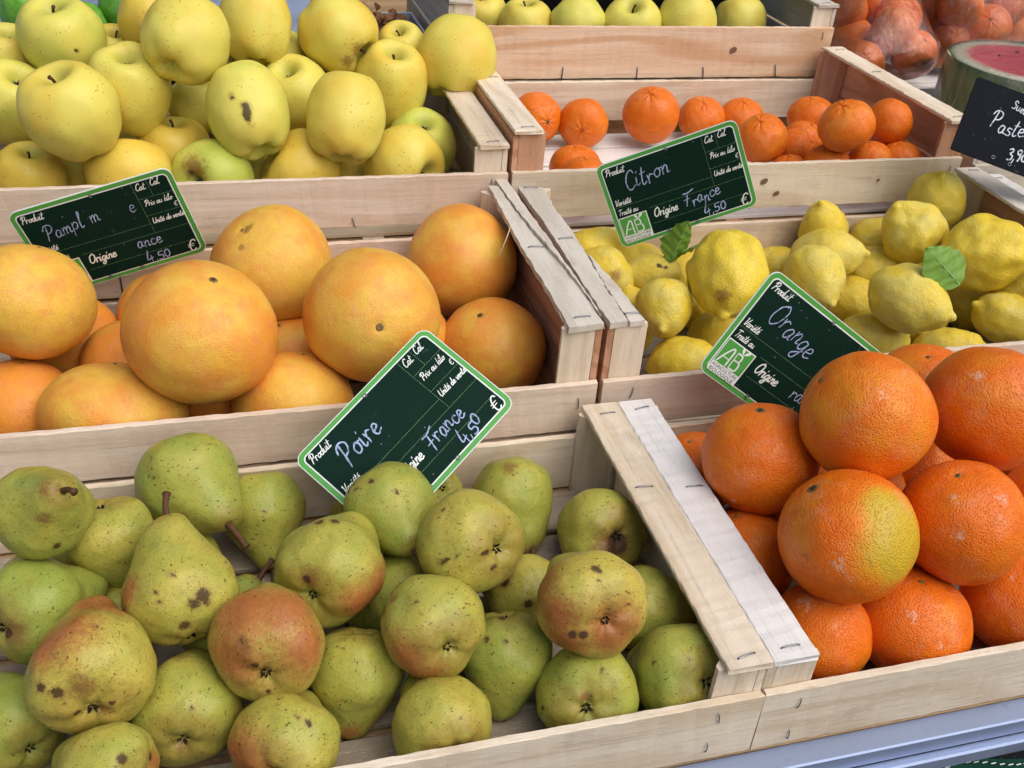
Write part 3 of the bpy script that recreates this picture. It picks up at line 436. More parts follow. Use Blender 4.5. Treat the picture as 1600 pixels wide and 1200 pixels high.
  ((0.6547,1.2625,0.0428),0.0325,0.84,(0.124,-0.942,-0.313,0.976,0.058,0.211,-0.181,-0.332,0.926),40,0.1,'flattened mandarin touching the largest one on the crate floor',[]),
  ((0.4723,1.2458,0.0443),0.0337,0.86,(-0.69,0.29,-0.663,0.621,-0.234,-0.748,-0.372,-0.928,-0.019),70,0.0,'lone mandarin second from left on the bare slats',[]),
  ((0.4119,1.262,0.0474),0.0337,0.95,(-0.64,-0.247,-0.728,0.744,0.038,-0.667,0.193,-0.968,0.159),60,0.0,'mandarin at the left end with its stem scar facing right',[]),
  ((0.8235,1.0786,0.0983),0.0294,1.0,(-0.728,0.645,0.232,-0.425,-0.69,0.585,0.538,0.328,0.777),-20,0.1,'mandarin leaning on the right end board',[]),
  ((0.7581,1.1581,0.0484),0.0277,0.85,(-0.702,0.66,0.268,-0.685,-0.729,0.001,0.196,-0.183,0.963),20,0.05,'small mandarin between the stemmed one and the right pile',[]),
  ((0.8259,1.0426,0.0639),0.0268,0.8,(0.206,0.975,-0.081,-0.95,0.179,-0.255,-0.234,0.13,0.963),20,0.0,'mandarin low in the right front corner',[]),
  ((0.7809,1.0401,0.0656),0.0263,0.85,(-0.879,0.403,-0.254,-0.421,-0.907,0.016,-0.224,0.121,0.967),20,0.0,'mandarin just showing above the front rail,near the right corner',[]),
  ((0.7249,1.1209,0.05),0.026,0.95,(-0.763,-0.094,0.64,-0.301,-0.824,-0.48,0.572,-0.559,0.6),20,0.15,'small mandarin right beside the stemmed mandarin',[]),
  ((0.569,1.2455,0.0558),0.0385,0.95,(-0.926,0.343,-0.159,-0.259,-0.881,-0.395,-0.276,-0.325,0.905),42,0.1,'largest mandarin,upright with a green stem star,mid floor',[]),
  ((0.6725,1.1221,0.0648),0.0331,0.88,(-0.826,-0.349,-0.442,0.405,-0.914,-0.034,-0.392,-0.207,0.896),40,0.15,'mandarin with a dark stem touching the price sign edge',[]),
  ((0.6947,1.0771,0.0368),0.0245,0.9,(0.136,-0.981,0.136,0.973,0.159,0.17,-0.189,0.109,0.976),20,0.0,'sliver of mandarin above the front rail right of the sign',[]),
  ((0.7326,1.0573,0.0545),0.029,0.82,(0.363,-0.914,0.183,0.908,0.391,0.148,-0.207,0.112,0.972),20,0.05,'mandarin behind the front rail below the shiniest one',[]),
  ((0.7404,1.048,0.1075),0.0343,0.86,(-0.795,0.463,-0.393,-0.418,-0.886,-0.198,-0.44,0.007,0.898),30,0.25,'shiny bright mandarin on top of the right pile',[]),
  ((0.4125,1.099,0.0433),0.0312,0.9,(-0.23,-0.973,0.033,0.968,-0.226,0.105,-0.095,0.057,0.994),20,0.0,'mandarin in the front left,behind another',[]),
  ((0.4059,1.0457,0.0517),0.0285,0.88,(0.995,0.013,0.096,-0.006,0.998,-0.069,-0.096,0.068,0.993),20,0.0,'frontmost mandarin at the left,against the front rail',[]),
 ]),
 'APPLE': ('apple', [
  ((-0.2236,1.2568,0.1292),0.0393,0.95,(0.267,0.952,0.153,-0.942,0.224,0.25,0.204,-0.21,0.956),30,0.5,'yellow apple at the left edge behind the greenish stemmed apple',[]),
  ((-0.1094,1.263,0.1329),0.0329,0.95,(-0.543,0.795,0.27,-0.828,-0.561,-0.013,0.142,-0.23,0.963),30,0.4,'shaded yellow apple behind the front pile,second from left at the back',[]),
  ((0.0802,1.2587,0.1262),0.0375,0.95,(0.885,0.439,-0.152,-0.416,0.895,0.163,0.208,-0.081,0.975),20,0.5,'yellow apple in shade behind the tall one at the top',[]),
  ((0.0207,1.2416,0.1047),0.0345,0.95,(0.734,0.664,-0.142,-0.637,0.745,0.197,0.236,-0.054,0.97),20,0.5,'yellow apple hidden behind the apple with black holes',[]),
  ((0.1573,1.2603,0.0954),0.0354,0.95,(0.91,0.393,-0.133,-0.377,0.917,0.13,0.173,-0.068,0.983),20,0.5,'yellow apple glimpsed under the russeted apple',[]),
  ((0.227,1.2631,0.1403),0.0329,0.9,(-0.273,0.906,0.323,-0.938,-0.176,-0.299,-0.214,-0.384,0.898),40,0.4,'dull yellow apple at the back next to the crate corner',[]),
  ((-0.0213,1.1947,0.094),0.0333,0.95,(-0.561,0.825,0.071,-0.822,-0.565,0.066,0.094,-0.021,0.995),20,0.6,'shaded apple between the large round one and the holed one',[]),
  ((-0.1533,1.1466,0.0436),0.0299,0.95,(0.94,0.304,-0.154,-0.307,0.952,0.005,0.148,0.042,0.988),20,0.4,'dark gap apple near the front rail at the left',[]),
  ((0.143,1.1343,0.0468),0.0331,0.95,(0.698,0.715,-0.032,-0.716,0.698,-0.004,0.02,0.026,0.999),20,0.5,'dark gap apple near the front rail,right of the middle',[]),
  ((0.0368,1.1395,0.0433),0.0296,0.95,(-0.988,-0.135,0.07,0.137,-0.99,0.02,0.067,0.029,0.997),20,0.5,'dark gap apple near the front rail under the holed one',[]),
  ((-0.0513,1.144,0.0626),0.0403,0.82,(0.167,-0.986,0.0,0.98,0.166,-0.108,0.106,0.018,0.994),20,0.25,'golden apple lying low behind the brown-bruised green one',[]),
  ((-0.0606,1.2464,0.1745),0.0395,0.95,(-0.419,0.903,-0.095,-0.906,-0.423,-0.02,-0.058,0.077,0.995),10,0.15,'orange-yellow apple at the top edge behind the large round apple',[]),
  ((0.2323,1.152,0.055),0.0419,0.95,(-0.994,0.073,0.076,-0.095,-0.934,-0.344,0.046,-0.349,0.936),40,0.85,'greenish apple in the shaded right corner of the crate',[]),
  ((-0.2155,1.1863,0.1017),0.0435,0.98,(-0.843,0.311,0.44,-0.419,-0.891,-0.174,0.338,-0.331,0.881),40,0.6,'apple with a black calyx at the left edge',[]),
  ((0.0907,1.1877,0.1052),0.0428,1.05,(0.951,-0.25,0.183,0.166,0.911,0.378,-0.261,-0.329,0.908),38,0.55,'apple with its calyx up,behind the two egg-shaped apples',[('s',0.44,-0.76,0.34,0.07)]),
  ((0.0498,1.218,0.1791),0.0411,1.08,(-0.185,0.862,-0.472,-0.979,-0.12,0.165,0.085,0.493,0.866),-15,0.4,'tall plain yellow apple cut by the top edge',[]),
  ((-0.1588,1.2226,0.1625),0.046,0.88,(0.989,-0.102,0.109,0.071,0.965,0.253,-0.131,-0.243,0.961),28,0.75,'greenish apple with a deep stem hollow at the upper left',[('s',0.48,-0.86,0.14,0.062)]),
  ((-0.0901,1.143,0.1295),0.0428,1.08,(0.922,-0.351,-0.166,0.383,0.89,0.246,0.062,-0.29,0.955),35,0.5,'apple with a grey star calyx,left of the large round one',[]),
  ((0.0832,1.0856,0.0544),0.0472,0.78,(0.334,0.883,0.33,-0.457,0.458,-0.763,-0.824,0.103,0.557),10,0.15,'orange-yellow apple lying on its side by the front rail',[('r',-0.5,0.06,0.68,0.242)]),
  ((-0.1985,1.1044,0.0499),0.0374,0.9,(-0.93,0.292,0.225,-0.317,-0.945,-0.086,0.187,-0.151,0.971),32,0.2,'golden apple with a shallow dimple in the front left corner',[]),
  ((0.2006,1.0806,0.0589),0.0462,0.86,(0.648,0.474,0.597,-0.487,-0.345,0.802,0.586,-0.81,0.007),40,0.35,'yellow apple with a deep dimple at its right,by the front rail',[]),
  ((-0.0101,1.0783,0.0532),0.0439,0.85,(-0.262,0.372,0.891,-0.744,0.51,-0.432,-0.615,-0.776,0.143),50,0.95,'green apple with a large brown bruise by the front rail',[('r',0.36,-0.17,0.78,0.413),('s',0.21,0.0,0.78,0.143)]),
  ((-0.0968,1.0814,0.0555),0.0451,0.88,(0.378,-0.795,0.474,0.921,0.275,-0.274,0.088,0.54,0.837),-10,0.12,'golden apple behind the top of the price sign',[]),
  ((0.1439,1.2227,0.1687),0.0453,0.97,(0.01,0.632,-0.775,0.717,0.535,0.446,0.697,-0.56,-0.448),20,0.4,'yellow apple with brown russeting and a bent stem,top middle',[('r',-0.4,-0.25,0.85,0.267),('r',-0.24,-0.58,0.82,0.233),('r',0.17,0.08,0.89,0.167)]),
  ((0.2883,1.2191,0.1398),0.0495,1.0,(0.621,-0.748,0.233,0.71,0.412,-0.57,0.331,0.52,0.787),-20,0.4,'round yellow apple perched on the crate edge at the right',[]),
  ((0.2025,1.1984,0.1133),0.0432,1.18,(-0.788,-0.606,-0.111,0.612,-0.75,-0.251,0.069,-0.265,0.962),32,0.4,'tall yellow apple with stem hollow on top,right side',[]),
  ((-0.0259,1.1337,0.1844),0.0453,0.96,(-0.604,-0.094,0.791,0.669,-0.599,0.44,0.432,0.796,0.425),-40,0.5,'large round plain apple at the top,left of the middle',[]),
  ((0.0311,1.0874,0.1234),0.0431,1.12,(0.71,-0.41,0.573,0.663,0.663,-0.347,-0.238,0.626,0.743),-20,0.65,'egg-shaped apple with black wormholes in the middle',[('s',0.56,-0.8,-0.22,0.127),('s',0.51,-0.78,-0.39,0.127),('s',0.36,-0.92,0.12,0.079),('r',0.47,-0.68,-0.64,0.111),('s',0.48,-0.76,-0.51,0.095)]),
  ((0.1325,1.0724,0.1198),0.043,1.1,(0.736,0.435,-0.518,-0.653,0.657,-0.377,0.176,0.616,0.768),-20,0.4,'egg-shaped plain yellow apple in front,right of the middle',[('r',-0.38,0.42,-0.87,0.129)]),
  ((-0.1428,1.0724,0.1303),0.0484,0.95,(-0.647,-0.716,-0.262,0.728,-0.682,0.066,-0.226,-0.149,0.963),25,0.42,'largest yellow apple at the left front with a shadowed dent',[]),
  ((0.2219,1.2372,0.05),0.0353,0.94,(0.779,-0.599,0.186,-0.402,-0.705,-0.585,0.482,0.38,-0.79),-44,0.29001113708915394,'mostly hidden apple under the greenish apple in the shaded right corner of the crate',[]),
  ((-0.1065,1.2326,0.051),0.0362,0.94,(-0.485,0.539,0.688,0.437,-0.532,0.725,0.757,0.653,0.022),-33,0.4118510513233573,'mostly hidden apple under the golden apple behind the top of the price sign',[]),
  ((0.1006,1.2282,0.0476),0.033,0.94,(-0.166,-0.396,0.903,0.812,0.465,0.353,-0.559,0.792,0.245),-38,0.5227108950501829,'mostly hidden apple under the apple with its calyx up,behind the two egg-shaped apples',[]),
  ((0.0441,1.2032,0.0497),0.035,0.94,(-0.192,-0.503,-0.842,-0.534,-0.667,0.52,-0.824,0.55,-0.14),-32,0.27343452532210233,'mostly hidden apple under the egg-shaped apple with black wormholes in the middle',[]),
 ]),
 'BACK': ('apple', [
  ((0.3899,1.5045,0.1169),0.0401,0.93,(0.977,0.141,0.159,-0.177,0.956,0.234,-0.119,-0.257,0.959),30,0.4,'yellow apple at the left end of the rear crate',[]),
  ((0.4452,1.4541,0.1171),0.0403,0.93,(-0.932,-0.341,-0.125,0.348,-0.937,-0.034,-0.106,-0.075,0.992),20,0.4,'yellow apple second from left in the rear crate',[]),
  ((0.5136,1.4248,0.1276),0.04,0.95,(-0.687,-0.117,-0.717,0.496,0.645,-0.581,0.531,-0.755,-0.385),25,0.7,'greenish apple third from left in the rear crate',[]),
  ((0.7953,1.4642,0.1186),0.041,0.95,(-0.939,-0.305,0.158,0.344,-0.849,0.402,0.012,0.431,0.902),-10,0.45,'yellow apple at the right end of the rear row',[]),
  ((0.592,1.4067,0.131),0.0429,0.9,(-0.042,0.914,0.404,-0.958,0.078,-0.275,-0.283,-0.399,0.872),42,0.55,'apple with a stem hollow in the middle of the rear row',[]),
  ((0.6699,1.39,0.1376),0.043,0.95,(-0.773,-0.481,0.413,0.627,-0.674,0.39,0.091,0.561,0.823),-20,0.45,'large yellow apple second from right in the rear row',[]),
 ]),
}
# ------------------------------------------------------------------ fruit skins
def skin_common(m, seedmul=53.0):
    v = m.coords(); r = m.math('MULTIPLY', m.rnd(), seedmul); oi = m.n('ShaderNodeObjectInfo'); sep = m.n('ShaderNodeSeparateColor'); m.t.links.new(oi.outputs['Color'], sep.inputs[0])
    return v, r, sep.outputs[0]
def marks(m, c, v, r, scar='#38241a', russet='#7d5430'):
    jag = m.noise(v, 22, 5, .75, r)
    s = m.ramp(m.math('ADD', m.attr('scar'), m.math('MULTIPLY', m.math('SUBTRACT', jag, .5), 1.3)), .36, .66)
    q = m.ramp(m.math('ADD', m.attr('russet'), m.math('MULTIPLY', m.math('SUBTRACT', m.noise(v, 9, 6, .8, m.math('ADD', r, 2.5)), .5), 2.2)), .25, .95)
    hal = m.ramp(m.math('ADD', m.attr('scar'), m.math('MULTIPLY', m.math('SUBTRACT', jag, .5), .8)), .02, .5); c = m.mix(m.math('MULTIPLY', hal, .4), c, lin(russet)); c = m.mix(m.math('MULTIPLY', q, .75), c, lin(russet)); return m.mix(m.math('MULTIPLY', s, .85), c, lin(scar)), s
def pear_skin():
    m = NT('pear_skin'); v, r, g = skin_common(m)
    big = m.noise(v, 1.4, 3, .55, r); fine = m.noise(v, 7, 5, .65, r)
    gm = m.math('ADD', g, m.math('MULTIPLY', m.math('SUBTRACT', big, .5), 1.5), True)
    c = m.mix(gm, lin('#bcaa4c'), lin('#8e9c44'))
    c = m.mix(m.math('MULTIPLY', m.ramp(fine, .35, .8), .45), c, lin('#968b3c'))
    bl = m.ramp(m.math('ADD', m.attr('blush'), m.math('MULTIPLY', m.math('SUBTRACT', m.noise(v, 12, 6, .75, r), .5), 1.6)), .1, 1.05)
    c = m.mix(m.math('MULTIPLY', bl, .92), c, m.mix(big, lin('#96492a'), lin('#b06c3c')))
    d = m.voro(v, 30, r); dsz = m.math('MULTIPLY', m.noise(v, 4, 2, .5, r), .50)
    dots = m.ramp(m.math('SUBTRACT', dsz, d.outputs['Distance']), -.04, .05)
    c = m.mix(m.math('MULTIPLY', dots, .55), c, lin('#5f4d20'))
    rus = m.ramp(m.noise(v, 3.2, 6, .75, m.math('ADD', r, 9.0)), .56, .76)
    c = m.mix(m.math('MULTIPLY', rus, .5), c, lin('#7d5a2c'))
    sz = m.n('ShaderNodeSeparateXYZ'); m.t.links.new(v, sz.inputs[0]); rn = m.noise(v, 6, 5, .75, m.math('ADD', r, 13.0))
    ends = m.math('ADD', m.ramp(sz.outputs[2], -.55, -.95), m.ramp(sz.outputs[2], .95, 1.35)); c = m.mix(m.math('MULTIPLY', m.ramp(m.math('ADD', m.math('MULTIPLY', ends, .7), m.math('SUBTRACT', rn, .5)), .2, .9), .5), c, lin('#80592e'))
    vs_ = m.n('ShaderNodeMapping'); vs_.inputs['Scale'].default_value = (3.2, 9, 5); vs_.inputs['Rotation'].default_value = (.6, .4, .9); m.t.links.new(v, vs_.inputs[0])
    scr = m.ramp(m.noise(vs_.outputs[0], 2.4, 3, .6, m.math('ADD', r, 3.0)), .645, .665)
    c = m.mix(m.math('MULTIPLY', scr, .8), c, lin('#3f2a1a'))
    c, s = marks(m, c, v, r)
    nb = m.bumps((m.noise(v, 4, 2, .5, r), .0009), (dots, .00003))
    return m.out(c, m.math('ADD', .34, m.math('MULTIPLY', s, .3)), .26, nb, Subsurface_Weight=.0)
def apple_skin():
    m = NT('apple_skin'); v, r, g = skin_common(m)
    big = m.noise(v, 1.2, 2, .5, r); gm = m.math('ADD', m.math('SUBTRACT', g, .1), m.math('MULTIPLY', m.math('SUBTRACT', big, .5), .9), True)
    c = m.mix(m.ramp(gm, 0, .5), lin('#d8b84a'), lin('#d8cc60')); c = m.mix(m.ramp(gm, .45, 1.0), c, lin('#b4bd52'))
    sepz = m.n('ShaderNodeSeparateXYZ'); m.t.links.new(v, sepz.inputs[0])
    cav = m.math('SUBTRACT', 1.0, m.ramp(m.math('ADD', m.math('POWER', sepz.outputs[0], 2.0), m.math('POWER', sepz.outputs[1], 2.0)), .0, .16))
    c = m.mix(m.math('MULTIPLY', cav, .55), c, lin('#a3a548'))
    d = m.voro(v, 9, r); dot = m.ramp(d.outputs['Distance'], .17, .11); d2 = m.voro(v, 17, m.math('ADD', r, 2.0)); dot2 = m.ramp(d2.outputs['Distance'], .24, .14)
    msk = m.ramp(m.noise(v, 1.6, 2, .5, m.math('ADD', r, 5.0)), .42, .62)
    c = m.mix(m.math('MULTIPLY', m.math('MULTIPLY', dot, msk), .8), c, lin('#6b5426')); c = m.mix(m.math('MULTIPLY', m.math('MULTIPLY', dot2, msk), .35), c, lin('#8e8233'))
    c = m.mix(m.math('MULTIPLY', m.ramp(m.noise(v, 4, 6, .75, r), .62, .85), .25), c, lin('#b08a3c'))
    c, s = marks(m, c, v, r, '#241a15', '#8a6036')
    return m.out(c, .34, .26, m.bump(m.noise(v, 3, 2, .5, r), .4, .0012))
def citrus_skin(name, base, alt, deep, pore=34, depth=.018, scuff=.5, rough=.42, ripe='#b9a62a'):
    m = NT(name); v, r, g = skin_common(m)
    big = m.noise(v, 1.3, 3, .55, r); c = m.mix(m.ramp(m.math('ADD', g, m.math('MULTIPLY', m.math('SUBTRACT', big, .5), 2.4)), .0, .9), lin(base), lin(alt))
    c = m.mix(m.math('MULTIPLY', m.ramp(m.noise(v, 3.5, 4, .6, m.math('ADD', r, 4.0)), .42, .8), .6), c, lin(deep))
    c = m.mix(m.math('MULTIPLY', m.ramp(m.math('ADD', m.attr('green'), m.math('MULTIPLY', m.math('SUBTRACT', m.noise(v, 4, 3, .6, r), .5), .5)), .1, .8), .85), c, lin(ripe))
    p = m.voro(v, pore, r, 'F1'); pd = m.ramp(p.outputs['Distance'], .10, .55)
    c = m.mix(m.math('MULTIPLY', m.math('SUBTRACT', 1.0, pd), .22), c, lin(deep))
    sn = m.noise(v, 9, 5, .8, m.math('ADD', r, 7.0), .6); sm = m.noise(v, 1.7, 3, .6, m.math('ADD', r, 8.0))
    sc_ = m.ramp(m.math('ADD', m.math('ADD', sn, m.math('MULTIPLY', m.attr('scuff'), .26)), m.math('MULTIPLY', sm, .30)), .86, .95)
    dust = m.ramp(m.math('ADD', m.noise(v, 2.1, 4, .65, m.math('ADD', r, 11.0)), m.math('MULTIPLY', sn, .35)), .66, .98); c = m.mix(m.math('MULTIPLY', dust, scuff*.42), c, lin('#dcc2a4')); c = m.mix(m.math('MULTIPLY', sc_, scuff), c, lin('#d9c6ae'))
    fl = m.voro(v, 8, m.math('ADD', r, 1.0)); c = m.mix(m.math('MULTIPLY', m.ramp(fl.outputs['Distance'], .05, .02), .8), c, lin('#5a3212'))
    br = m.ramp(m.noise(v, 5, 5, .7, m.math('ADD', r, 6.0)), .66, .74); c = m.mix(m.math('MULTIPLY', br, .3), c, lin('#8a5a2a'))
    c, s = marks(m, c, v, r, '#2c1c12', '#8c6238')
    nb = m.bumps((m.noise(v, 4.5, 2, .55, r), .0009), (pd, depth*.018), (sn, .00008))
    return m.out(c, m.math('ADD', rough, m.math('MULTIPLY', sc_, .3)), .28, nb)
SKIN = dict(pear=pear_skin(), apple=apple_skin(),
    orange=citrus_skin('orange_peel', '#df6c12', '#df8a1e', '#d05c10', 28, .019, .42, .38),
    grapefruit=citrus_skin('grapefruit_peel', '#de9034', '#e0b548', '#da8450', 40, .009, .3, .36),
    mandarin=citrus_skin('mandarin_peel', '#e07016', '#e68824', '#cc5c10', 24, .016, .4, .36),
    lemon=citrus_skin('lemon_peel', '#dfc33a', '#d6c766', '#cbaa34', 22, .015, .2, .38, '#8d9c34'))
STEMB = plain('brown_stem', '#5d3e26', .65, .3, .3, 14); CALYX = plain('dark_calyx', '#2a2119', .8, .2, .3, 14)
GREYSTAR = plain('grey_green_sepal', '#8c8f7c', .8, .2, .25, 14); BUTTON = plain('dry_stem_button', '#8a7046', .75, .2, .35, 14); PIT = plain('dark_stem_pit', '#523722', .8, .2, .3, 14)
LEAFC = NT('leaf_green'); _v = LEAFC.coords(); _n = LEAFC.noise(_v, 60, 4, .6); LEAFC = LEAFC.out(LEAFC.mix(_n, lin('#527a26'), lin('#86ab46')), .45, .25, LEAFC.bump(_n, .2, .001))

def spline(P, n):
    """Catmull-Rom resampling of a profile"""
    Q = [Vector((-P[1][0], P[1][1]))]+[Vector(p) for p in P]+[Vector((-P[-2][0], P[-2][1]))]; out = []
    for i in range(n):
        t = i/(n-1)*(len(P)-1); k = min(int(t), len(P)-2); u = t-k
        a, b, c, d = Q[k], Q[k+1], Q[k+2], Q[k+3]
        out.append(.5*((2*b)+(c-a)*u+(2*a-5*b+4*c-d)*u*u+(3*b-a-3*c+d)*u**3))
    return out
def fruit_mesh(kind, k, seed, mk, nr=52, ns=76):
    shp = {'pear': 'pear', 'apple': 'apple', 'lemon': 'lemon'}.get(kind, 'citrus'); pr = spline(PROF[shp], nr); rr = random.Random(seed)
    so_ = Vector((rr.uniform(0, 50), rr.uniform(0, 50), rr.uniform(0, 50)))
    A, B = dict(pear=(.10, .035), apple=(.075, .02), orange=(.035, .02), grapefruit=(.045, .012), mandarin=(.05, .02), lemon=(.09, .045))[kind]
    if kind == 'lemon' and any(q[0] == 'lump' for q in mk): A, B = .12, .09
    bend = rr.uniform(-.12, .12) if kind == 'pear' else rr.uniform(-.04, .04); lob = rr.uniform(0, 6)
    v, f = [], []
    def pos(r_, z, a):
        x, y = r_*math.cos(a), r_*math.sin(a); z *= k
        d = Vector((x, y, z)); n_ = noise.noise(d*1.1+so_)*A+noise.noise(d*2.6+so_)*B
        q = d*(1+n_)
        if kind == 'apple':
            q *= 1+.03*math.cos(5*a+lob)*max(0, -z/k)**2
            q.x += .06*noise.noise(so_)*z
        if kind == 'pear':
            q *= 1+.035*math.cos(5*a+lob)*max(0, -z-.3)
            if z > .2: q.x += bend*(z-.2)**2; q.y += bend*.5*(z-.2)**2
        if kind == 'mandarin' and z > 0: q *= 1-.05*(.5+.5*math.cos(8*a+lob))*max(0, 1-r_*1.6)
        return q
    v.append(tuple(pos(0, pr[0][1], 0)))
    for i in range(1, nr-1):
        for j in range(ns): v.append(tuple(pos(max(pr[i][0], 0), pr[i][1], 2*math.pi*j/ns)))
    v.append(tuple(pos(0, pr[-1][1], 0))); last = len(v)-1
    for j in range(ns): f.append((0, 1+j, 1+(j+1) % ns)); f.append((last, last-ns+(j+1) % ns, last-ns+j))
    for i in range(nr-3):
        for j in range(ns): a = 1+i*ns; f.append((a+j, a+ns+j, a+ns+(j+1) % ns, a+(j+1) % ns))
    me = pydata(kind, v, f, True)
    names = {'s': 'scar', 'b': 'blush', 'r': 'russet', 'w': 'scuff', 'g': 'green', 'G': 'green'}
    vals = {}
    for q in mk:
        if q[0] not in names: continue
        nm = names[q[0]]; arr = vals.setdefault(nm, [0.0]*len(v)); c = Vector(q[1:4]); rad = max(q[4]*(1.35 if q[0] in 'bg' else 1.2), .055); gain = .45 if q[0] == 'G' else 1
        for i, p in enumerate(v):
            d = (Vector(p)-c).length
            if d < rad*1.6: arr[i] = max(arr[i], gain*min(1, max(0, 1.25-1.05*d/rad)))
    for nm, arr in vals.items():
        at = me.attributes.new(nm, 'FLOAT', 'POINT'); at.data.foreach_set('value', arr)
    return me
def star_mesh(n, r0, r1, h, seed=0, curl=.4):
    rr = random.Random(seed); v, f = [(0, 0, -h*.5)], []
    for k in range(n):
        a = 2*math.pi*k/n+rr.uniform(-.15, .15); q = r1*rr.uniform(.7, 1.1); da = .42*2*math.pi/n
        b = len(v); v += [(r0*math.cos(a-da), r0*math.sin(a-da), 0), (r0*math.cos(a+da), r0*math.sin(a+da), 0), (q*math.cos(a), q*math.sin(a), h*rr.uniform(.4, 1)), (.6*q*math.cos(a), .6*q*math.sin(a), h*.55+.012), (r0*.5*math.cos(a), r0*.5*math.sin(a), .03)]
        f += [(0, b, b+1), (b, b+3, b+2), (b+3, b+1, b+2), (b, b+4, b+3), (b+4, b+1, b+3), (b, b+1, b+2)]
    return pydata('star', v, f)
def disc_mesh(r, h, n=20, seed=0):
    rr = random.Random(seed); v = [(0, 0, h*.15)]; f = []
    for ring, (q, z) in enumerate(((.45, h*.3), (.75, h), (1.0, -h))):
        for k in range(n): a = 2*math.pi*k/n; z_ = rr.uniform(.85, 1.15); v.append((r*q*z_*math.cos(a), r*q*z_*math.sin(a), z))
    for k in range(n): f.append((0, 1+k, 1+(k+1) % n))
    for q in range(2):
        for k in range(n): a = 1+q*n; f.append((a+k, a+n+k, a+n+(k+1) % n, a+(k+1) % n))
    return pydata('disc', v, f, True)
GROUPS = dict(PEAR='pears in the front crate', ORANGE='oranges in the front crate', GRAPE='grapefruit in the middle crate', LEMON='lemons in the middle crate', MAND='loose mandarins in the crate', APPLE='apples heaped at the upper left', BACK='apples in the rear crate')
def add_fruit(kind, p, R_, k, ax, tow, tint, label, mk, group, seed, cat=None, name=None, res=(52, 76), parts=True):
    lump = [('lump',)] if 'lumpy' in label or 'knobbly' in label else []
    o = link(name or kind, fruit_mesh(kind, k, seed, mk+lump, *res), SKIN[kind])
    Mx = Matrix.Identity(4); xa, ya, za = Vector(ax[0:3]).normalized(), Vector(ax[3:6]).normalized(), Vector(ax[6:9]).normalized()
    for i in range(3): Mx[i][0] = xa[i]*R_; Mx[i][1] = ya[i]*R_; Mx[i][2] = za[i]*R_; Mx[i][3] = p[i]+(Z0 if i == 2 else 0)
    o.matrix_world = Mx; o.color = (tint, tint, tint, 1); tag(o, label, cat or kind, group)
    if not parts: return o
    rr = random.Random(seed+5)
    me = o.data; ztop = me.vertices[0].co.copy(); zbot = me.vertices[len(me.vertices)-1].co.copy()
    if kind == 'pear':
        if tow > -40:
            a = rr.uniform(0, 6); c, s = math.cos(a), math.sin(a); L_ = rr.uniform(.45, .68)
            b0 = ztop; pts = [b0+Vector((0, 0, -.12)), b0+Vector((.02*c, .02*s, .08)), b0+Vector((.06*c, .06*s, L_*.55)), b0+Vector((.16*c, .16*s, L_*.9)), b0+Vector((.19*c, .19*s, L_))]
            link('stem', tube_mesh(pts, [.10, .07, .055, .065, .085], 9, 'stem'), STEMB, o)
        if tow < 15:
            s_ = link('calyx', star_mesh(4+seed % 3, .075, .10+.05*rr.random(), .08, seed), CALYX, o, tuple(zbot+Vector((0, 0, -.02)))); s_.rotation_euler = (math.pi, 0, rr.uniform(0, 6))
    elif kind == 'apple':
        if tow > -15:
            if seed % 3 and 'calyx' not in label:
                a = rr.uniform(0, 6); c, s = math.cos(a), math.sin(a); b0 = ztop
                link('stem', tube_mesh([b0-Vector((0, 0, .1)), b0+Vector((.02*c, .02*s, .12)), b0+Vector((.07*c, .07*s, .26)), b0+Vector((.12*c, .12*s, .33))], [.045, .032, .034, .048], 8, 'stem'), STEMB, o)
            else:
                s_ = link('calyx', star_mesh(5, .07, .16, .12, seed), GREYSTAR, o, tuple(ztop+Vector((0, 0, .03)))); link('calyx_core', star_mesh(5, .05, .09, .05, seed+1), CALYX, o, tuple(ztop+Vector((0, 0, .07))))
    else:
        big = 'stem' in label or 'dot' in label
        rad = {'orange': .085, 'grapefruit': .05, 'mandarin': .07, 'lemon': .075}[kind]*(1.25 if big else 1)
        if kind == 'lemon':
            link('stem_button', disc_mesh(rad, .03, 16, seed), BUTTON, o, tuple(zbot)).rotation_euler = (math.pi, 0, 0)
        else:
            if not big: rad *= .6
            link('stem_button', disc_mesh(rad, .012, 16, seed), BUTTON, o, tuple(ztop+Vector((0, 0, .004))))
            if (big or seed % 4 == 0) and 'dot' not in label: link('stem_pit', disc_mesh(rad*.5, .012, 12, seed+2), PIT, o, tuple(ztop+Vector((0, 0, .010))))
    return o
NOUN = dict(PEAR='pear', ORANGE='orange', GRAPE='grapefruit', LEMON='lemon', MAND='mandarin', APPLE='apple', BACK='apple')
seed = 100
for key, (kind, rows) in FRUIT.items():
    for row in rows:
        seed += 1; p, R_, k, ax, tow, tint, label, mk = row
        add_fruit(kind, p, R_, k, ax, tow, tint, label, mk, GROUPS[key], seed)
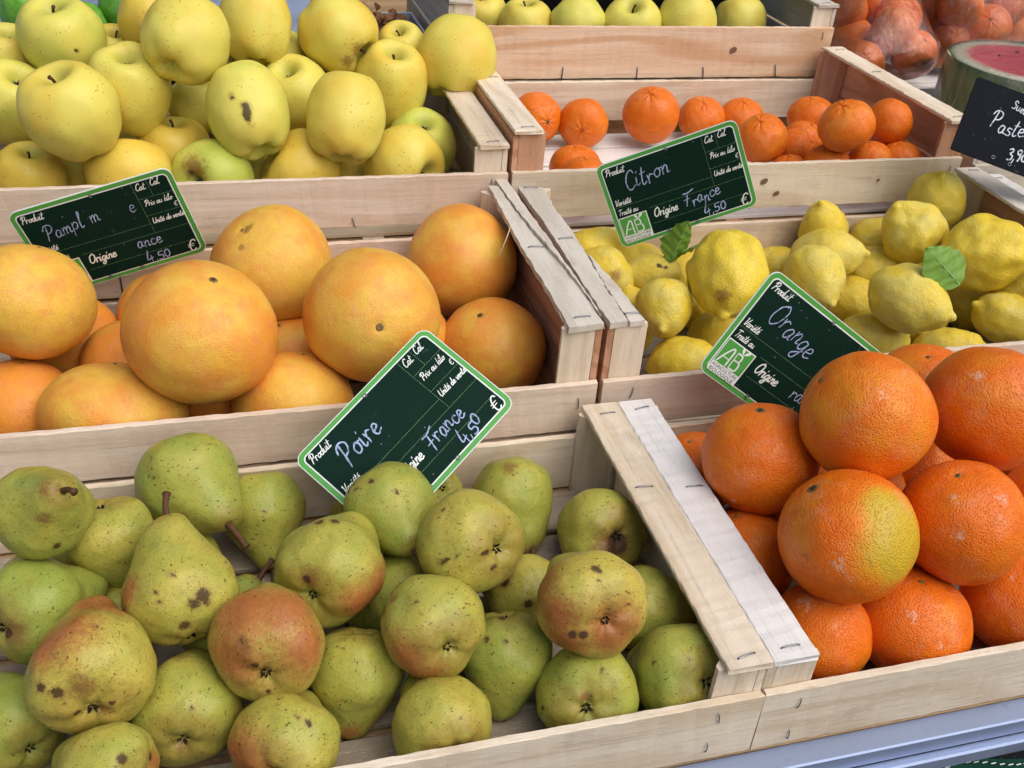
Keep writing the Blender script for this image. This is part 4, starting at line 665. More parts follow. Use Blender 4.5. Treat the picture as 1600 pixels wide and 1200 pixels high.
# ------------------------------------------------------------------ lettering: single-stroke letters drawn as flat ribbons
GL = {
'P': (.55, [[(.12, 0), (.2, .5), (.25, .95)], [(.02, .72), (.12, .95), (.35, 1.02), (.54, .85), (.45, .55), (.2, .45)]]),
'r': (.34, [[(.03, .45), (.08, .2), (.07, 0)], [(.08, .28), (.18, .45), (.32, .40)]]),
'o': (.40, [[(.2, .45), (.05, .27), (.12, .02), (.3, .08), (.34, .33), (.2, .45), (.3, .42), (.42, .40)]]),
'd': (.44, [[(.3, .40), (.12, .42), (.03, .2), (.12, 0), (.27, .12), (.34, .5), (.40, 1.0)], [(.33, .35), (.33, .04), (.44, .05)]]),
'u': (.42, [[(.02, .45), (.04, .1), (.15, 0), (.28, .15), (.32, .45), (.31, .08), (.42, .05)]]),
'i': (.20, [[(.05, .45), (.04, .08), (.10, .0), (.2, .08)], [(.09, .68), (.11, .73)]]),
't': (.28, [[(.14, .9), (.07, .15), (.15, 0), (.28, .1)], [(0, .6), (.28, .64)]]),
'C': (.52, [[(.5, .82), (.4, 1), (.2, .9), (.06, .5), (.12, .1), (.3, 0), (.5, .18)]]),
'a': (.40, [[(.3, .42), (.15, .45), (.03, .22), (.1, 0), (.24, .08), (.32, .42), (.3, .08), (.4, .04)]]),
'.': (.18, [[(.05, .01), (.09, .04)]]),
'l': (.22, [[(.05, .4), (.18, .95), (.1, 1.0), (.05, .15), (.12, 0), (.22, .08)]]),
'x': (.36, [[(.02, .43), (.14, .3), (.2, .08), (.34, .02)], [(.34, .45), (.02, 0)]]),
'k': (.36, [[(.16, 1), (.05, 0)], [(.06, .2), (.3, .45)], [(.12, .26), (.22, .06), (.36, .02)]]),
'e': (.36, [[(.04, .2), (.28, .3), (.22, .45), (.1, .42), (.03, .18), (.14, 0), (.36, .1)]]),
'€': (.60, [[(.56, .85), (.4, 1), (.2, .87), (.12, .5), (.2, .12), (.4, 0), (.58, .14)], [(0, .6), (.42, .63)], [(0, .42), (.40, .45)]]),
'U': (.56, [[(.05, 1), (.04, .3), (.2, 0), (.42, .2), (.5, 1), (.46, .15), (.56, .04)]]),
'n': (.38, [[(.03, .45), (.05, 0)], [(.05, .25), (.18, .45), (.28, .35), (.27, .05), (.38, .06)]]),
'm': (.56, [[(.03, .45), (.05, 0)], [(.05, .25), (.16, .45), (.23, .35), (.23, 0)], [(.23, .25), (.35, .45), (.43, .35), (.43, .04), (.55, .06)]]),
'v': (.34, [[(.02, .45), (.10, .05), (.16, 0), (.28, .42), (.35, .42)]]),
'V': (.50, [[(0, .85), (.08, .95), (.2, 0), (.5, 1)]]),
'T': (.50, [[(.0, .9), (.25, 1.0), (.56, .98)], [(.32, .98), (.2, 0)]]),
'O': (.60, [[(.32, 1), (.1, .75), (.08, .25), (.28, 0), (.5, .25), (.52, .75), (.34, 1.0), (.3, .9)]]),
'g': (.40, [[(.3, .42), (.15, .45), (.03, .22), (.12, .02), (.28, .15), (.33, .42), (.28, -.3), (.12, -.42), (.06, -.25), (.4, .06)]]),
'F': (.45, [[(.12, 0), (.2, .5), (.25, .8)], [(-.05, .92), (.3, .9), (.7, 1.05)], [(-.02, .45), (.35, .48)]]),
'c': (.34, [[(.3, .36), (.2, .45), (.05, .3), (.08, .05), (.22, 0), (.34, .1)]]),
's': (.32, [[(.28, .42), (.12, .45), (.08, .3), (.25, .2), (.22, .02), (.03, .03)]]),
'p': (.40, [[(.05, .45), (.0, -.4)], [(.05, .3), (.2, .46), (.34, .3), (.22, .02), (.06, .06)]]),
'q': (.40, [[(.3, .42), (.15, .45), (.03, .22), (.12, .02), (.28, .12)], [(.33, .42), (.26, -.4)]]),
'4': (.48, [[(.22, 1.0), (.02, .3), (.42, .36)], [(.32, .55), (.30, 0)]]),
'5': (.42, [[(.4, .62), (.12, .6), (.08, .35), (.3, .32), (.36, .1), (.18, -.02), (.02, .05)]]),
'0': (.44, [[(.2, .62), (.04, .4), (.08, .08), (.26, .02), (.38, .25), (.34, .55), (.2, .62)]]),
',': (.20, [[(.10, .10), (.02, -.16)]]),
'3': (.42, [[(.04, .9), (.25, 1), (.34, .8), (.14, .55), (.36, .4), (.3, .08), (.02, .02)]]),
'9': (.42, [[(.36, .8), (.22, .98), (.04, .8), (.14, .55), (.34, .68), (.36, .9), (.3, .3), (.2, 0)]]),
'S': (.40, [[(.38, .8), (.2, .95), (.05, .75), (.3, .45), (.25, .1), (0, .1)]]),
' ': (.26, []),
}
GL['é'] = (GL['e'][0], GL['e'][1]+[[(.16, .60), (.26, .76)]]); GL['è'] = (GL['e'][0], GL['e'][1]+[[(.14, .76), (.24, .60)]])
def cr(pts, n=6):
    if len(pts) < 3: return [Vector(p) for p in pts]
    Q = [Vector(pts[0])*2-Vector(pts[1])]+[Vector(p) for p in pts]+[Vector(pts[-1])*2-Vector(pts[-2])]; out = []
    for k in range(len(pts)-1):
        a, b, c, d = Q[k:k+4]
        for i in range(n): u = i/n; out.append(.5*((2*b)+(c-a)*u+(2*a-5*b+4*c-d)*u*u+(3*b-a-3*c+d)*u**3))
    return out+[Vector(pts[-1])]
class Ink:
    """collects flat ribbons (strokes) and polygons lying on one face"""
    def __init__(s): s.v, s.f = [], []
    def stroke(s, pts, wd, z, wob=0, rr=None):
        pts = [Vector(p) for p in pts]; n = len(pts); b = len(s.v)
        d0 = (pts[1]-pts[0]).normalized(); d1 = (pts[-1]-pts[-2]).normalized(); pts[0] = pts[0]-d0*wd*.4; pts[-1] = pts[-1]+d1*wd*.4
        for i, p in enumerate(pts):
            d = pts[min(i+1, n-1)]-pts[max(i-1, 0)]; d = d.normalized() if d.length > 1e-9 else Vector((1, 0)); nn = Vector((-d.y, d.x)); h = wd/2*(1+(rr.uniform(-wob, wob) if rr else 0))
            if i in (0, n-1): h *= .6
            a, c = p+nn*h, p-nn*h; s.v += [(a.x, a.y, z), (c.x, c.y, z)]
        for i in range(n-1): k = b+2*i; s.f.append((k, k+1, k+3, k+2))
    def text(s, txt, x, y, h, wd, z, slant=.28, track=1.0, ang=0, wob=0, seed=1, skip=()):
        rr = random.Random(seed); cx = 0; ca, sa = math.cos(ang), math.sin(ang)
        for ch_i, ch in enumerate(txt):
            adv, strokes = GL[ch]; jy = rr.uniform(-1, 1)*wob*.12
            if ch_i not in skip:
                for k, st_ in enumerate(strokes):
                    pts = []
                    for q in cr(st_):
                        px_, py_ = (cx+q.x+q.y*slant+rr.uniform(-1, 1)*wob*.004)*h, (q.y+jy)*h
                        pts.append((x+px_*ca-py_*sa, y+px_*sa+py_*ca))
                    s.stroke(pts, wd, z+.00001*(ch_i % 2)+.00002*k, wob*.25, rr)
            cx += adv*track+.04
        return cx*h
    def poly(s, pts, z): b = len(s.v); s.v += [(p[0], p[1], z) for p in pts]; s.f.append(tuple(range(b, b+len(pts))))
    def build(s, name, mat, parent): return link(name, pydata(name, s.v, s.f), mat, parent)
def rrect(x0, y0, x1, y1, r, n=6):
    out = []
    for (cx, cy, a0) in ((x1-r, y1-r, 0), (x0+r, y1-r, 90), (x0+r, y0+r, 180), (x1-r, y0+r, 270)):
        for k in range(n+1): a = math.radians(a0+90*k/n); out.append((cx+r*math.cos(a), cy+r*math.sin(a)))
    return out
def slab(name, pts, z0, z1, mat, parent):
    n = len(pts); v = [(p[0], p[1], z0) for p in pts]+[(p[0], p[1], z1) for p in pts]
    return link(name, pydata(name, v, [tuple(reversed(range(n))), tuple(range(n, 2*n))]+[(k, (k+1) % n, n+(k+1) % n, n+k) for k in range(n)]), mat, parent)
SIGN_W = plain('sign_white_print', '#e6ece6', .45, .4, .05); SIGN_G = plain('sign_light_green', '#4f9f45', .38, .45, .06); SIGN_L = plain('sign_line_green', '#7fae72', .5, .4, .05)
def board_face(name, h, h2):
    m = NT(name); v = m.coords(); sm = m.noise(v, 38, 5, .7, m.rnd()); spk = m.voro(v, 160, m.rnd()); fib = m.noise(m.coords((60, 240, 60)), 1.5, 4, .7, m.rnd())
    c = m.mix(sm, lin(h), lin(h2)); c = m.mix(m.math('MULTIPLY', m.ramp(m.math('ADD', sm, m.math('MULTIPLY', fib, .4)), .86, 1.0), .35), c, lin('#7f9490'))
    c = m.mix(m.math('MULTIPLY', m.ramp(spk.outputs['Distance'], .10, .05), m.ramp(sm, .5, .6)), c, lin('#8fa3a0')); return m.out(c, .6, .07, m.bump(sm, .1, .0006))
SIGN_D = board_face('sign_dark_green', '#0b241b', '#0f2d24'); SLATE_D = board_face('black_slate', '#0e1118', '#141821')
def chalk(name, h):
    m = NT(name); v = m.coords(); n_ = m.noise(v, 900, 3, .7); n2 = m.noise(v, 130, 3, .6)
    tr = m.n('ShaderNodeBsdfTransparent'); mx = m.n('ShaderNodeMixShader'); f_ = m.ramp(m.math('ADD', m.math('MULTIPLY', n_, .5), m.math('MULTIPLY', n2, .6)), .36, .56)
    m.out(lin(h), .9, .1); m.t.links.new(f_, mx.inputs[0]); m.t.links.new(tr.outputs[0], mx.inputs[1]); m.t.links.new(m.b.outputs[0], mx.inputs[2]); m.t.links.new(mx.outputs[0], m.t.nodes['Material Output'].inputs[0]); return m.m
CHALK = chalk('blue_white_chalk', '#a3b2d4'); CHALK_W = chalk('white_chalk', '#d4d9e4'); INKD = plain('dark_logo_ink', '#4a5a50', .6, .3, .05)
BARE = bpy.data.curves.new('logo_text', 'FONT')
def font_mesh(txt, size):
    cu = bpy.data.curves.new('t', 'FONT'); cu.body = txt; cu.size = size; cu.space_character = 1.02; o = bpy.data.objects.new('t', cu); COL.objects.link(o)
    bpy.context.view_layer.update(); me = bpy.data.meshes.new_from_object(o.evaluated_get(bpy.context.evaluated_depsgraph_get())); bpy.data.objects.remove(o); me.materials.clear(); return me
AGRI, BIOL = font_mesh('AGRICULTURE', .0044), font_mesh('BIOLOGIQUE', .0047)
def frame_matrix(cen, right, down, s=1):
    x = Vector(right).normalized(); y = -Vector(down); y = (y-x*y.dot(x)).normalized(); z = x.cross(y); Mx = Matrix.Identity(4)
    for i in range(3): Mx[i][0], Mx[i][1], Mx[i][2] = x[i]*s, y[i]*s, z[i]*s; Mx[i][3] = cen[i]+(Z0 if i == 2 else 0)
    return Mx
def price_sign(label, cen, right, down, hand, scale=1.0, stake=.1):
    W_, H_ = .158, .105; a, b = W_/2, H_/2
    t = thing('price_sign', label, 'price sign', group='green price signs'); t.matrix_world = frame_matrix(cen, right, down, scale)
    slab('board', rrect(-a, -b, a, b, .009), -.0012, 0, SIGN_W, t); i = Ink(); i.poly(rrect(-a+.0007, -b+.0007, a-.0007, b-.0007, .0085), .0002); i.build('green_border', SIGN_G, t)
    i = Ink(); i.poly(rrect(-a+.0048, -b+.0048, a-.0048, b-.0048, .005), .0004); i.build('white_line', SIGN_W, t)
    i = Ink(); i.poly(rrect(-a+.0060, -b+.0060, a-.0060, b-.0060, .0042), .0006); i.build('writing_panel', SIGN_D, t)
    U = lambda u: -a+u*W_
    Vv = lambda v_: b-v_*H_
    z = .0008
    for (p, q) in (((.04, .52), (.745, .52)), ((.27, .63), (.962, .63)), ((.27, .82), (.962, .82)), ((.745, .055), (.745, .63)), ((.84, .055), (.84, .24)), ((.745, .24), (.962, .24)), ((.745, .43), (.962, .43))):
        g = Ink(); g.stroke([(U(p[0]), Vv(p[1])), (U(q[0]), Vv(q[1]))],   .0003, z); g.build('ruled_line', SIGN_L, t)
    z = .0009
    for (txt, u, v_, h, wd) in (('Produit', .05, .145, .0080, .00085), ('Cat.', .757, .145, .0075, .0008), ('Cal.', .85, .13, .0075, .0008), ('Prix au kilo', .765, .325, .0066, .0008), ('€', .93, .405, .0052, .0006), ('Unité de vente', .762, .525, .0063, .0008), ('Variété', .05, .50, .0072, .0008), ('Traité au', .05, .615, .0070, .0008), ('Origine', .285, .755, .0108, .0013), ('€', .885, .945, .0130, .0013)):
        k = Ink(); k.text(txt, U(u), Vv(v_), h, wd, z, .25, .92); k.build('printed_word', SIGN_W, t)
    # organic-farming mark
    q = Ink(); q.poly([(U(.04), Vv(.955)), (U(.245), Vv(.955)), (U(.245), Vv(.645)), (U(.04), Vv(.645))], .0009); q.build('logo_frame', SIGN_W, t)
    q = Ink(); q.poly([(U(.045), Vv(.865)), (U(.238), Vv(.865)), (U(.238), Vv(.655)), (U(.045), Vv(.655))], .00105); q.build('logo_square', SIGN_G, t)
    q = Ink(); x0, y0 = U(.058), Vv(.855); h = .0155
    for st_ in ([(0, 0), (.25, .55), (.55, 1.0), (.72, .95), (.74, .5), (.74, 0)], [(.2, .38), (.74, .38)], [(1.0, 0), (1.0, .98)], [(1.0, .98), (1.4, .95), (1.42, .6), (1.05, .54)], [(1.05, .54), (1.5, .5), (1.52, .05), (1.0, 0)]):
        q.stroke([(x0+p.x*h*.88, y0+p.y*h) for p in cr(st_)], .0015, .0012)
    for (cx, cy, an, ln) in ((1.33, 1.03, 2.1, .42), (1.36, 1.02, .75, .55)):
        pts = []
        for kk in range(13):
            s_ = kk/12*2*math.pi; lx = (1-math.cos(s_))/2*ln; ly = math.sin(s_)*.13*math.sin(s_/2)
            pts.append((x0+(cx+lx*math.cos(an)-ly*math.sin(an))*h*.88, y0+(cy+lx*math.sin(an)+ly*math.cos(an))*h))
        q.poly(pts[:-1], .0013+.0001*(ln > .5))
    q.build('logo_mark', SIGN_W, t)
    for me, v_ in ((AGRI, .905), (BIOL, .948)): link('logo_lettering', me, INKD, t, (U(.047), Vv(v_), .0011))
    for n_, (txt, u, v_, h, wd, ang, skip) in enumerate(hand): c = Ink(); c.text(txt, U(u), Vv(v_), h, wd*.7, .0013, .15, 1.0, math.radians(ang), 1.0, 3+n_+len(label), skip); c.build('chalk_word', CHALK, t)
    EY = tube_mesh([(.0016*math.cos(x*math.pi/6), .0016*math.sin(x*math.pi/6), 0) for x in range(13)], .0004, 5, 'eyelet')
    for (u, v_) in ((.50, .055), (.36, .955), (.57, .955)): link('eyelet', EY, STEEL, t, (U(u), Vv(v_), .0012))
    inv = t.matrix_world.inverted(); c0 = t.matrix_world @ Vector((0, .0, -.003))
    dl = inv.to_3x3() @ Vector((0, 0, -1)); dl.z = 0; dl.normalize(); b0_ = Vector((0, .0, -.0035)); pts = [b0_-dl*.012, b0_, b0_+dl*stake*.5, b0_+dl*stake]
    link('wire_stake', tube_mesh(pts, .0011, 6), STEEL, t); return t
price_sign('green price sign for pears tilted steeply above the pear crate', (.1194, .6232, .0281), (.757, .438, .484), (.626, -.70, -.344), [('Poire', .16, .38, .021, .0021, 3, ()), ('France', .515, .775, .0165, .0018, 4, ()), ('4,50', .645, .93, .0155, .0019, 6, ())], .94, .105)
price_sign('green price sign for lemons at the back of the lemon crate', (.4603, .9139, .0951), (.871, -.253, .421), (.404, -.118, -.907), [('Citron', .16, .37, .022, .0018, 4, ()), ('France', .515, .765, .0165, .0018, 3, ()), ('4,50', .63, .93, .0150, .0019, 6, ())], .955, .16)
price_sign('green price sign tilted clockwise between lemons and oranges', (.468, .64, .044), (.804, -.166, -.571), (-.593, -.15, -.791), [('Orange', .14, .36, .022, .0015, -6, ()), ('France', .52, .765, .0160, .0014, 0, (0,)), ('4,50', .62, .945, .0150, .0016, 4, ())], 1.0, .12)
price_sign('green price sign with smudged chalk above the grapefruit at the left', (-.1081, .9447, .0561), (.961, -.012, .276), (.274, .171, -.946), [('Pamplemousse', .13, .38, .0172, .0014, 4, (5, 7, 8, 9, 10)), ('France', .52, .765, .0155, .0016, 3, (0, 1)), ('4,50', .62, .93, .0145, .0016, 6, ())], .965, .12)

sl_t = thing('slate_sign', 'black slate with white chalk prices in front of the cut watermelon', 'price sign'); A_, B_, C_ = Vector((.8417, .9527, .1943)), Vector((.7937, .9199, .1252)), Vector((.8704, .8812, .1055))
rt_ = (C_-B_).normalized(); up_ = (A_-B_); up_ = (up_-rt_*up_.dot(rt_)).normalized(); cen_ = B_+rt_*.075+up_*.0435
sl_t.matrix_world = frame_matrix(cen_, rt_, -up_)
slab('board', rrect(-.075, -.0435, .075, .0435, .002, 2), -.003, 0, SLATE_D, sl_t)
for args in (('Suela', -.027, .0225, .011, .0011, .0003, .1, 1.0, -.06, 1.0, 5), ('Pastèque', -.045, -.006, .020, .0013, .0003, .1, 1.0, .02, 1.0, 6), ('3,90', -.012, -.033, .0135, .0016, .0003, .1, 1.0, .12, 1.0, 9)):
    c = Ink(); c.text(*args); c.build('chalk_word', CHALK_W, sl_t)
EY = tube_mesh([(.0018*math.cos(x*math.pi/6), .0018*math.sin(x*math.pi/6), 0) for x in range(13)], .0005, 5, 'eyelet')
for (x, y) in ((-.027, -.036), (-.007, -.037)): link('eyelet', EY, STEEL, sl_t, (x, y, .0006))
inv = sl_t.matrix_world.inverted(); c0 = sl_t.matrix_world @ Vector((.055, -.03, -.005)); link('wire_stake', tube_mesh([inv @ (c0+Vector((0, .004, .02))), inv @ c0, inv @ Vector((c0.x+.005, c0.y+.01, Z0-.07))], .0012, 6), STEEL, sl_t)

# ------------------------------------------------------------------ bags of mandarins
BAG1_ = [((0.9423, 1.43, 0.1088), 0.0303), ((0.9366, 1.4, 0.1534), 0.0332), ((0.9438, 1.38, 0.1186), 0.0334), ((1.0107, 1.37, 0.154), 0.0351), ((0.9156, 1.3, 0.1057), 0.0339), ((0.9735, 1.32, 0.1446), 0.035), ((1.0008, 1.3, 0.1223), 0.0342), ((1.0016, 1.42, 0.1585), 0.0339)]
BAG2_ = [((1.1009, 1.36, 0.1166), 0.0359), ((1.1732, 1.37, 0.1385), 0.0383), ((1.1124, 1.37, 0.1738), 0.0374), ((1.2206, 1.4, 0.1675), 0.0347), ((1.0959, 1.41, 0.1522), 0.0323), ((1.2724, 1.42, 0.11), 0.036)]
LIME_ = [((-0.2242, 1.43, 0.1414), 0.0299), ((-0.2065, 1.4, 0.1227), 0.0289), ((-0.1563, 1.4, 0.1276), 0.0323), ((-0.107, 1.44, 0.1448), 0.0316)]
def film(name, tint, milky, scale, bstr):
    m = NT(name); v = m.coords(); w1 = m.noise(m.coords((1, 1.6, .6)), scale, 4, .6, None, 1.2); w2 = m.noise(m.coords((1.5, .7, 1)), scale*2.6, 3, .6, None, 2.0); rid = m.math('ABSOLUTE', m.math('SUBTRACT', w2, .5)); nb = m.bumps((w1, bstr*.0045), (rid, bstr*.0028))
    gl = m.n('ShaderNodeBsdfGlossy'); gl.inputs['Roughness'].default_value = .10; m.put(gl.inputs['Normal'], nb); gl.inputs['Color'].default_value = (1, .97, 1, 1)
    tr = m.n('ShaderNodeBsdfTransparent'); tr.inputs['Color'].default_value = tint; df = m.n('ShaderNodeBsdfDiffuse'); df.inputs['Color'].default_value = (.85, .78, .86, 1); m.put(df.inputs['Normal'], nb)
    fr = m.n('ShaderNodeFresnel'); fr.inputs[0].default_value = 1.35; m.put(fr.inputs['Normal'], nb)
    a = m.n('ShaderNodeMixShader'); m.put(a.inputs[0], m.math('MULTIPLY', m.ramp(w1, .35, .8), milky)); m.t.links.new(tr.outputs[0], a.inputs[1]); m.t.links.new(df.outputs[0], a.inputs[2])
    b = m.n('ShaderNodeMixShader'); m.put(b.inputs[0], m.math('ADD', m.math('MULTIPLY', fr.outputs[0], 1.0), .025, True)); m.t.links.new(a.outputs[0], b.inputs[1]); m.t.links.new(gl.outputs[0], b.inputs[2])
    m.t.links.new(b.outputs[0], m.t.nodes['Material Output'].inputs[0]); return m.m
FILM = film('clear_plastic_bag', (1, .985, .995, 1), .04, 30, .7); CLING = film('cling_film', (.99, .98, .99, 1), .10, 60, .6)
def bag(label, balls, top, seed):
    rr = random.Random(seed); bm = bmesh.new(); c = sum((Vector(p) for p, r_ in balls), Vector())/len(balls)
    for p, r_ in balls:
        for i in range(60):
            a, z = i*2.39996, 1-2*(i+.5)/60; s_ = math.sqrt(1-z*z); bm.verts.new(Vector(p)+Vector((s_*math.cos(a), s_*math.sin(a), z))*(r_*1.07+.001)-c)
    for i in range(10): a = i*.628; bm.verts.new(Vector(top)-c+Vector((.022*math.cos(a), .018*math.sin(a), rr.uniform(-.005, .01))))
    bmesh.ops.convex_hull(bm, input=bm.verts[:]); bmesh.ops.delete(bm, geom=[v_ for v_ in bm.verts if not v_.link_faces], context='VERTS')
    bmesh.ops.triangulate(bm, faces=bm.faces[:])
    for _ in range(2): bmesh.ops.subdivide_edges(bm, edges=[e for e in bm.edges if e.calc_length() > .008], cuts=1, use_grid_fill=True); bmesh.ops.triangulate(bm, faces=bm.faces[:])
    bm.normal_update()
    for v_ in bm.verts:
        q = v_.co+c; d = min((q-Vector(p)).length-r_ for p, r_ in balls); n_ = noise.noise(v_.co*45+Vector((seed, 0, 0)))
        v_.co += v_.normal*(n_*.0022-min(max(d-.004, 0)*.35, .010))
    me = bpy.data.meshes.new('bag'); bm.to_mesh(me); bm.free(); smooth(me)
    o = link('plastic_bag', me, FILM, None, (c.x, c.y, c.z+Z0)); return tag(o, label, 'bag', 'clear bags of mandarins')
IDN = [1, 0, 0, 0, 1, 0, 0, 0, 1]
def rand_ax(rr):
    z = Vector((rr.uniform(-1, 1), rr.uniform(-1, 1), rr.uniform(-.2, 1))).normalized(); x = z.orthogonal().normalized(); y = z.cross(x); return list(x)+list(y)+list(z)
B1L = ['bagged mandarin behind the rear crate post', 'bagged mandarin at the top left of the near bag', 'bagged mandarin on the left under a cloudy fold', 'bagged mandarin at the upper right of the near bag', 'bagged mandarin low on the left, next to the crate lath', 'bagged mandarin with its stem facing out, middle of near bag', 'bagged mandarin hanging lowest right in the near bag', 'bagged mandarin at the back of the near bag']
B2L = ['bagged mandarin left of the watermelon rim', 'bagged mandarin just above the watermelon rim', 'glossy bagged mandarin at the top of the far bag', 'bagged mandarin at the upper right end of the far bag', 'bagged mandarin between the two plastic bags', 'bagged mandarin hidden behind the watermelon']
rr = random.Random(21)
for balls, labs in ((BAG1_, B1L), (BAG2_, B2L)):
    for (p, r_), lb in zip(balls, labs): seed += 1; add_fruit('mandarin', p, r_, .9, rand_ax(rr), 0, rr.uniform(0, .2), lb, [], 'mandarins packed in clear bags', seed, res=(34, 48))
bag('clear plastic bag of mandarins next to the mandarin crate', BAG1_, (.985, 1.40, .235), 3); bag('clear plastic bag of mandarins behind the watermelon', BAG2_, (1.17, 1.42, .25), 8)

# ------------------------------------------------------------------ watermelon
def melon():
    cx, cy, cz, R_ = 1.053, 1.118, .160, .112
    t = thing('watermelon', 'halved watermelon with pink flesh wrapped in cling film', 'watermelon', (cx, cy, Z0+cz))
    m = NT('watermelon_rind'); v = m.coords((1, 1, .45)); n1 = m.noise(v, 16, 4, .65, None, 1.5); st_ = m.ramp(m.noise(m.coords((26, 26, 2.5)), 1, 3, .6, None, .8), .45, .62)
    rind = m.out(m.mix(st_, m.mix(n1, lin('#7f9f4c'), lin('#a3ba6c')), lin('#638840')), .35, .5, m.bump(n1, .2, .002))
    m = NT('watermelon_flesh'); v = m.coords(); ln = m.n('ShaderNodeVectorMath', operation='LENGTH'); m.t.links.new(v, ln.inputs[0]); n1 = m.noise(v, 55, 5, .7)
    rad = m.math('ADD', ln.outputs['Value'], m.math('MULTIPLY', m.math('SUBTRACT', n1, .5), .012))
    c = m.mix(m.ramp(rad, .078, .096), m.mix(n1, lin('#e2404f'), lin('#ee7078')), lin('#dfe6c4')); c = m.mix(m.ramp(rad, .106, .1105), c, lin('#9fbb74'))
    flesh = m.out(c, .35, .5, m.bump(n1, .4, .002))
    v, f = [], []; n = 64; prof = [(1.0, 0), (.995, -.12), (.965, -.36), (.89, -.62), (.76, -.87), (.56, -1.09), (.30, -1.23), (.0, -1.275)]
    for i, (r_, z) in enumerate(prof[:-1]):
        for k in range(n): a = 2*math.pi*k/n; q = R_*r_*(1+.008*math.sin(3*a)); v.append((q*math.cos(a), q*math.sin(a)*.97, R_*z))
    v.append((0, 0, R_*prof[-1][1]))
    for i in range(len(prof)-2):
        for k in range(n): a = i*n; f.append((a+k, a+n+k, a+n+(k+1) % n, a+(k+1) % n))
    b = (len(prof)-2)*n
    for k in range(n): f.append((b+k, len(v)-1, b+(k+1) % n))
    link('rind', pydata('rind', v, [tuple(reversed(x)) for x in f], True), rind, t)
    v, f = [(0, 0, .0025)], []
    for j in range(1, 9):
        for k in range(n): a = 2*math.pi*k/n; q = R_*(1+.008*math.sin(3*a))*j/8; v.append((q*math.cos(a), q*math.sin(a)*.97, .0025*(1-(j/8)**2)+(.0006*noise.noise(Vector((q*80*math.cos(a), q*80*math.sin(a), 0))) if j < 8 else .0004)))
    for k in range(n): f.append((0, 1+k, 1+(k+1) % n))
    for j in range(7):
        for k in range(n): a = 1+j*n; f.append((a+k, a+n+k, a+n+(k+1) % n, a+(k+1) % n))
    fl = link('flesh', pydata('flesh', v, f, True), flesh, t)
    SEED = disc_mesh(.0035, .0012, 8); SD = plain('melon_seed', '#2d1a12', .4, .5); r5 = random.Random(4)
    for i in range(3):
        a, q = r5.uniform(0, 6.28), R_*r5.uniform(.35, .75); s_ = link('seed', SEED, SD, fl, (q*math.cos(a), q*math.sin(a)*.97, .003)); s_.scale = (.6, 1, 1); s_.rotation_euler = (0, 0, a)
    v2, f2 = [], []
    for j in range(0, 13):
        for k in range(n):
            a = 2*math.pi*k/n; q = R_*1.012*min(1, j/9+.001); z = .0045 if j < 9 else -.022*(j-9)
            v2.append((q*math.cos(a)+.0012*noise.noise(Vector((a*6, j, 1))), q*math.sin(a)*.97, z+.0012*noise.noise(Vector((a*5, j*1.3, 7)))))
    for j in range(12):
        for k in range(n): a = j*n; f2.append((a+k, a+n+k, a+n+(k+1) % n, a+(k+1) % n))
    link('cling_film', pydata('film', v2, f2, True), CLING, t)
melon()

# ------------------------------------------------------------------ what stands behind: limes, plastic sheets, a tray of dried husks
SKIN['lime'] = SKIN['lemon']
LIMEM = citrus_skin('lime_peel', '#4f8a2a', '#6fae3a', '#2f6a22', 30, .012, .35, .3, '#3c7a2a')
for i, ((p, r_), lb) in enumerate(zip(LIME_, ('pale green lime in the top left corner', 'lime peeping out left of the greenish apple', 'green lime right behind the greenish apple', 'dark glossy green lime at the top edge'))):
    seed += 1; o = add_fruit('lemon', p, r_, 1.12, rand_ax(rr), 0, (.8, .6, .7, .0)[i], lb, [], 'limes behind the apples', seed, 'lime', 'lime', (36, 52)); o.data.materials[0] = LIMEM
def sheet(name, label, cat, mat, fn, nu, nv):
    v = [fn(i/nu, j/nv) for j in range(nv+1) for i in range(nu+1)]; f = []
    k = len(v); nn = nu+1
    for j in range(nv):
        for i in range(nu): a = j*nn+i; f.append((a, a+1, a+nn+1, a+nn))
    o = link(name, pydata(name, v, f, True), mat); return tag(o, label, cat)
def crum(x, y, s, a): return a*(noise.noise(Vector((x*s, y*s, 1)))+.5*abs(noise.noise(Vector((x*s*2.3, y*s*2.3, 5))))+.25*noise.noise(Vector((x*s*6, y*s*6, 9))))
BLUE = plain('grey_blue_plastic', '#7f8ba4', .3, .5, .2, 20); BLACKP = plain('black_plastic_film', '#0c0d10', .16, .6, .2, 20)
def f_blue(u, v_): x = -.85+1.0*u; y = 1.335+.50*v_; return (x, y, Z0+.080+.12*v_**1.3+crum(x, y, 14, .022))
sheet('plastic_sheet', 'crumpled grey-blue plastic sheet under the limes', 'plastic sheet', BLUE, f_blue, 90, 50)
def f_black(u, v_):
    x = .33+.51*u; y = 1.345+.255*min(1, v_/.55) if v_ < .55 else 1.60+.01*(v_-.55); zb = .0755 if v_ < .5 else .0755+.30*(v_-.5)
    return (x, y, Z0+zb+abs(crum(x, y+v_*.3, 22, .012))*(1 if v_ > .42 else .15))
sheet('plastic_liner', 'black plastic film lining the rear apple crate', 'plastic sheet', BLACKP, f_black, 70, 60)
tr_ = thing('plastic_tray', 'grey tray of brown dried husks beside the rear crate', 'tray', (.215, 1.43, Z0+.0650)); TRM = plain('grey_tray', '#9aa1ab', .4, .4)
for (x0, x1, y0, y1) in ((-.075, .075, -.10, -.096), (-.075, .075, .096, .10)): board('side', tr_, TRM, x0, x1, y0, y1, .0015, .052, jit=0)
for (x0, x1, y0, y1) in ((-.075, -.071, -.0955, .0955), (.071, .075, -.0955, .0955)): board('side', tr_, TRM, x0, x1, y0, y1, .0015, .052, 'y', jit=0)
board('bottom', tr_, TRM, -.0705, .0705, -.0955, .0955, .0005, .004, jit=0)
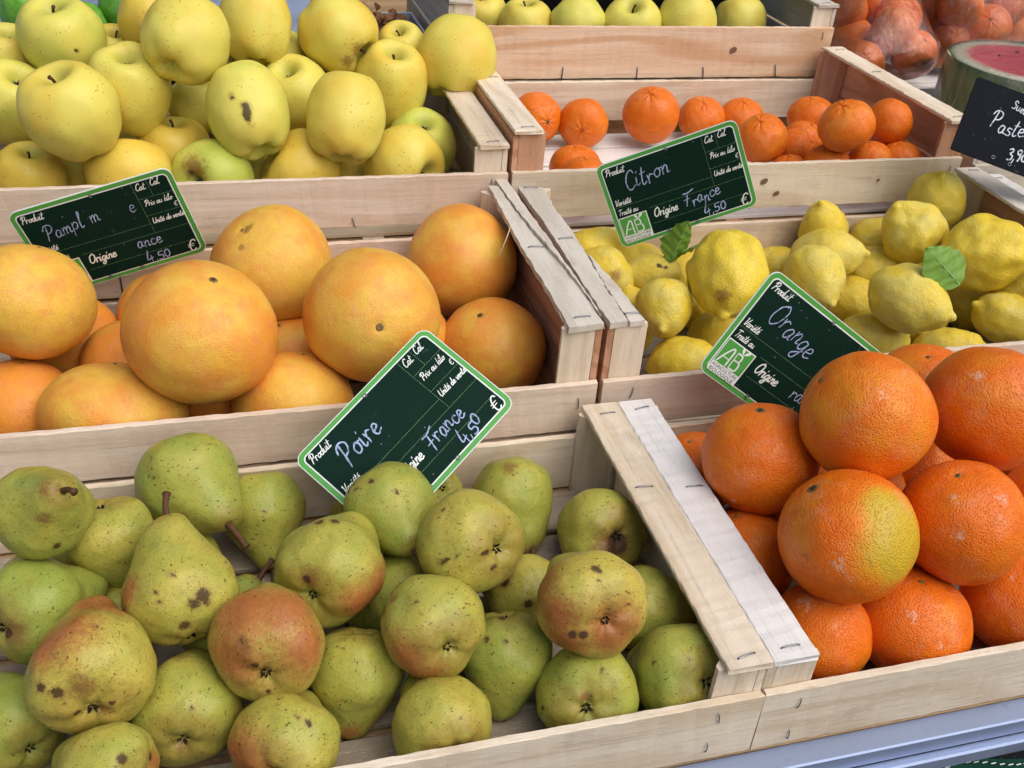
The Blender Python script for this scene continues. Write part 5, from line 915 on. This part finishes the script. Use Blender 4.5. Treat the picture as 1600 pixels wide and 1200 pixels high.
HUSK = plain('brown_dried_husk', '#7a5238', .85, .2, .4, 80); r6 = random.Random(9); v, f = [], []
for i in range(420):
    x, y = r6.uniform(-.066, .066), r6.uniform(-.09, .09); z = .006+r6.random()*(.062-.3*abs(x)); a = r6.uniform(0, 6.28); L_, w_ = r6.uniform(.010, .024), r6.uniform(.003, .006); d = Vector((math.cos(a), math.sin(a), r6.uniform(-.5, .5))).normalized(); s_ = d.orthogonal().normalized(); b = len(v)
    for q in range(4):
        t_ = q/3; c = Vector((x, y, z))+d*L_*(t_-.5)+d.cross(s_)*(.006*math.sin(t_*3.1)); wq = w_*math.sin(.35+t_*2.4)
        v += [tuple(c+s_*wq), tuple(c-s_*wq)]
    for q in range(3): f.append((b+2*q, b+2*q+1, b+2*q+3, b+2*q+2))
hk = tag(link('dried_husk', pydata('husk', v, f), HUSK, None, (.215, 1.43, Z0+.0665)), 'heap of brown dried husks in the grey tray', 'husks'); hk['kind'] = 'stuff'

# ------------------------------------------------------------------ loose lemon leaves
def leaf(label, base, tip, side, wd, fold=.3, curl=.15):
    b, t = Vector(base), Vector(tip); d = t-b; L_ = d.length; d.normalize(); s_ = Vector(side); s_ = (s_-d*s_.dot(d)).normalized(); n_ = d.cross(s_); v, f = [], []; N, K = 40, 12
    for z in (0, -.0004):
        for i in range(N+1):
            u = i/N; wq = wd*math.sin(math.pi*u**.8)**.8*(1+.06*math.sin(u*40))
            for k in range(-K//2, K//2+1): q = k/(K/2); c = d*(u*L_)+s_*(q*wq)+n_*(fold*wq*abs(q)+curl*L_*(u*u)+.0006*math.sin(u*30+q*3)+.0011*wq/wd*abs(math.sin((u*7-abs(q)*1.1)*math.pi))+z); v.append(tuple(c))
    r_ = K+1; off = (N+1)*r_
    for i in range(N):
        for k in range(K): a = i*r_+k; f.append((a, a+1, a+r_+1, a+r_)); f.append((off+a, off+a+r_, off+a+r_+1, off+a+1))
    o = tag(link('leaf', pydata('leaf', v, f, True), LEAFC, None, (b.x, b.y, b.z+Z0)), label, 'leaf', 'loose lemon leaves')
    link('midrib', tube_mesh([d*(u*L_)+n_*(curl*L_*u*u+.0004) for u in (0, .2, .4, .6, .8, .97)], [.0009, .0008, .0007, .0005, .0004, .0002], 5), SIGN_L, o); return o
leaf('folded dark green leaf standing up under the lemon price sign', (.4614, .90, .012), (.4757, .905, .060), (1, -.2, .1), .016, .9, -.1)
leaf('smaller green leaf lying right of the folded leaf', (.470, .905, .018), (.514, .908, .043), (.2, -.6, .7), .013, .2, .1)
leaf('bright green notched leaf lying among the pale lemons at the right', (.7235, .762, .040), (.690, .785, .074), (.75, .1, .5), .024, .15, .1)
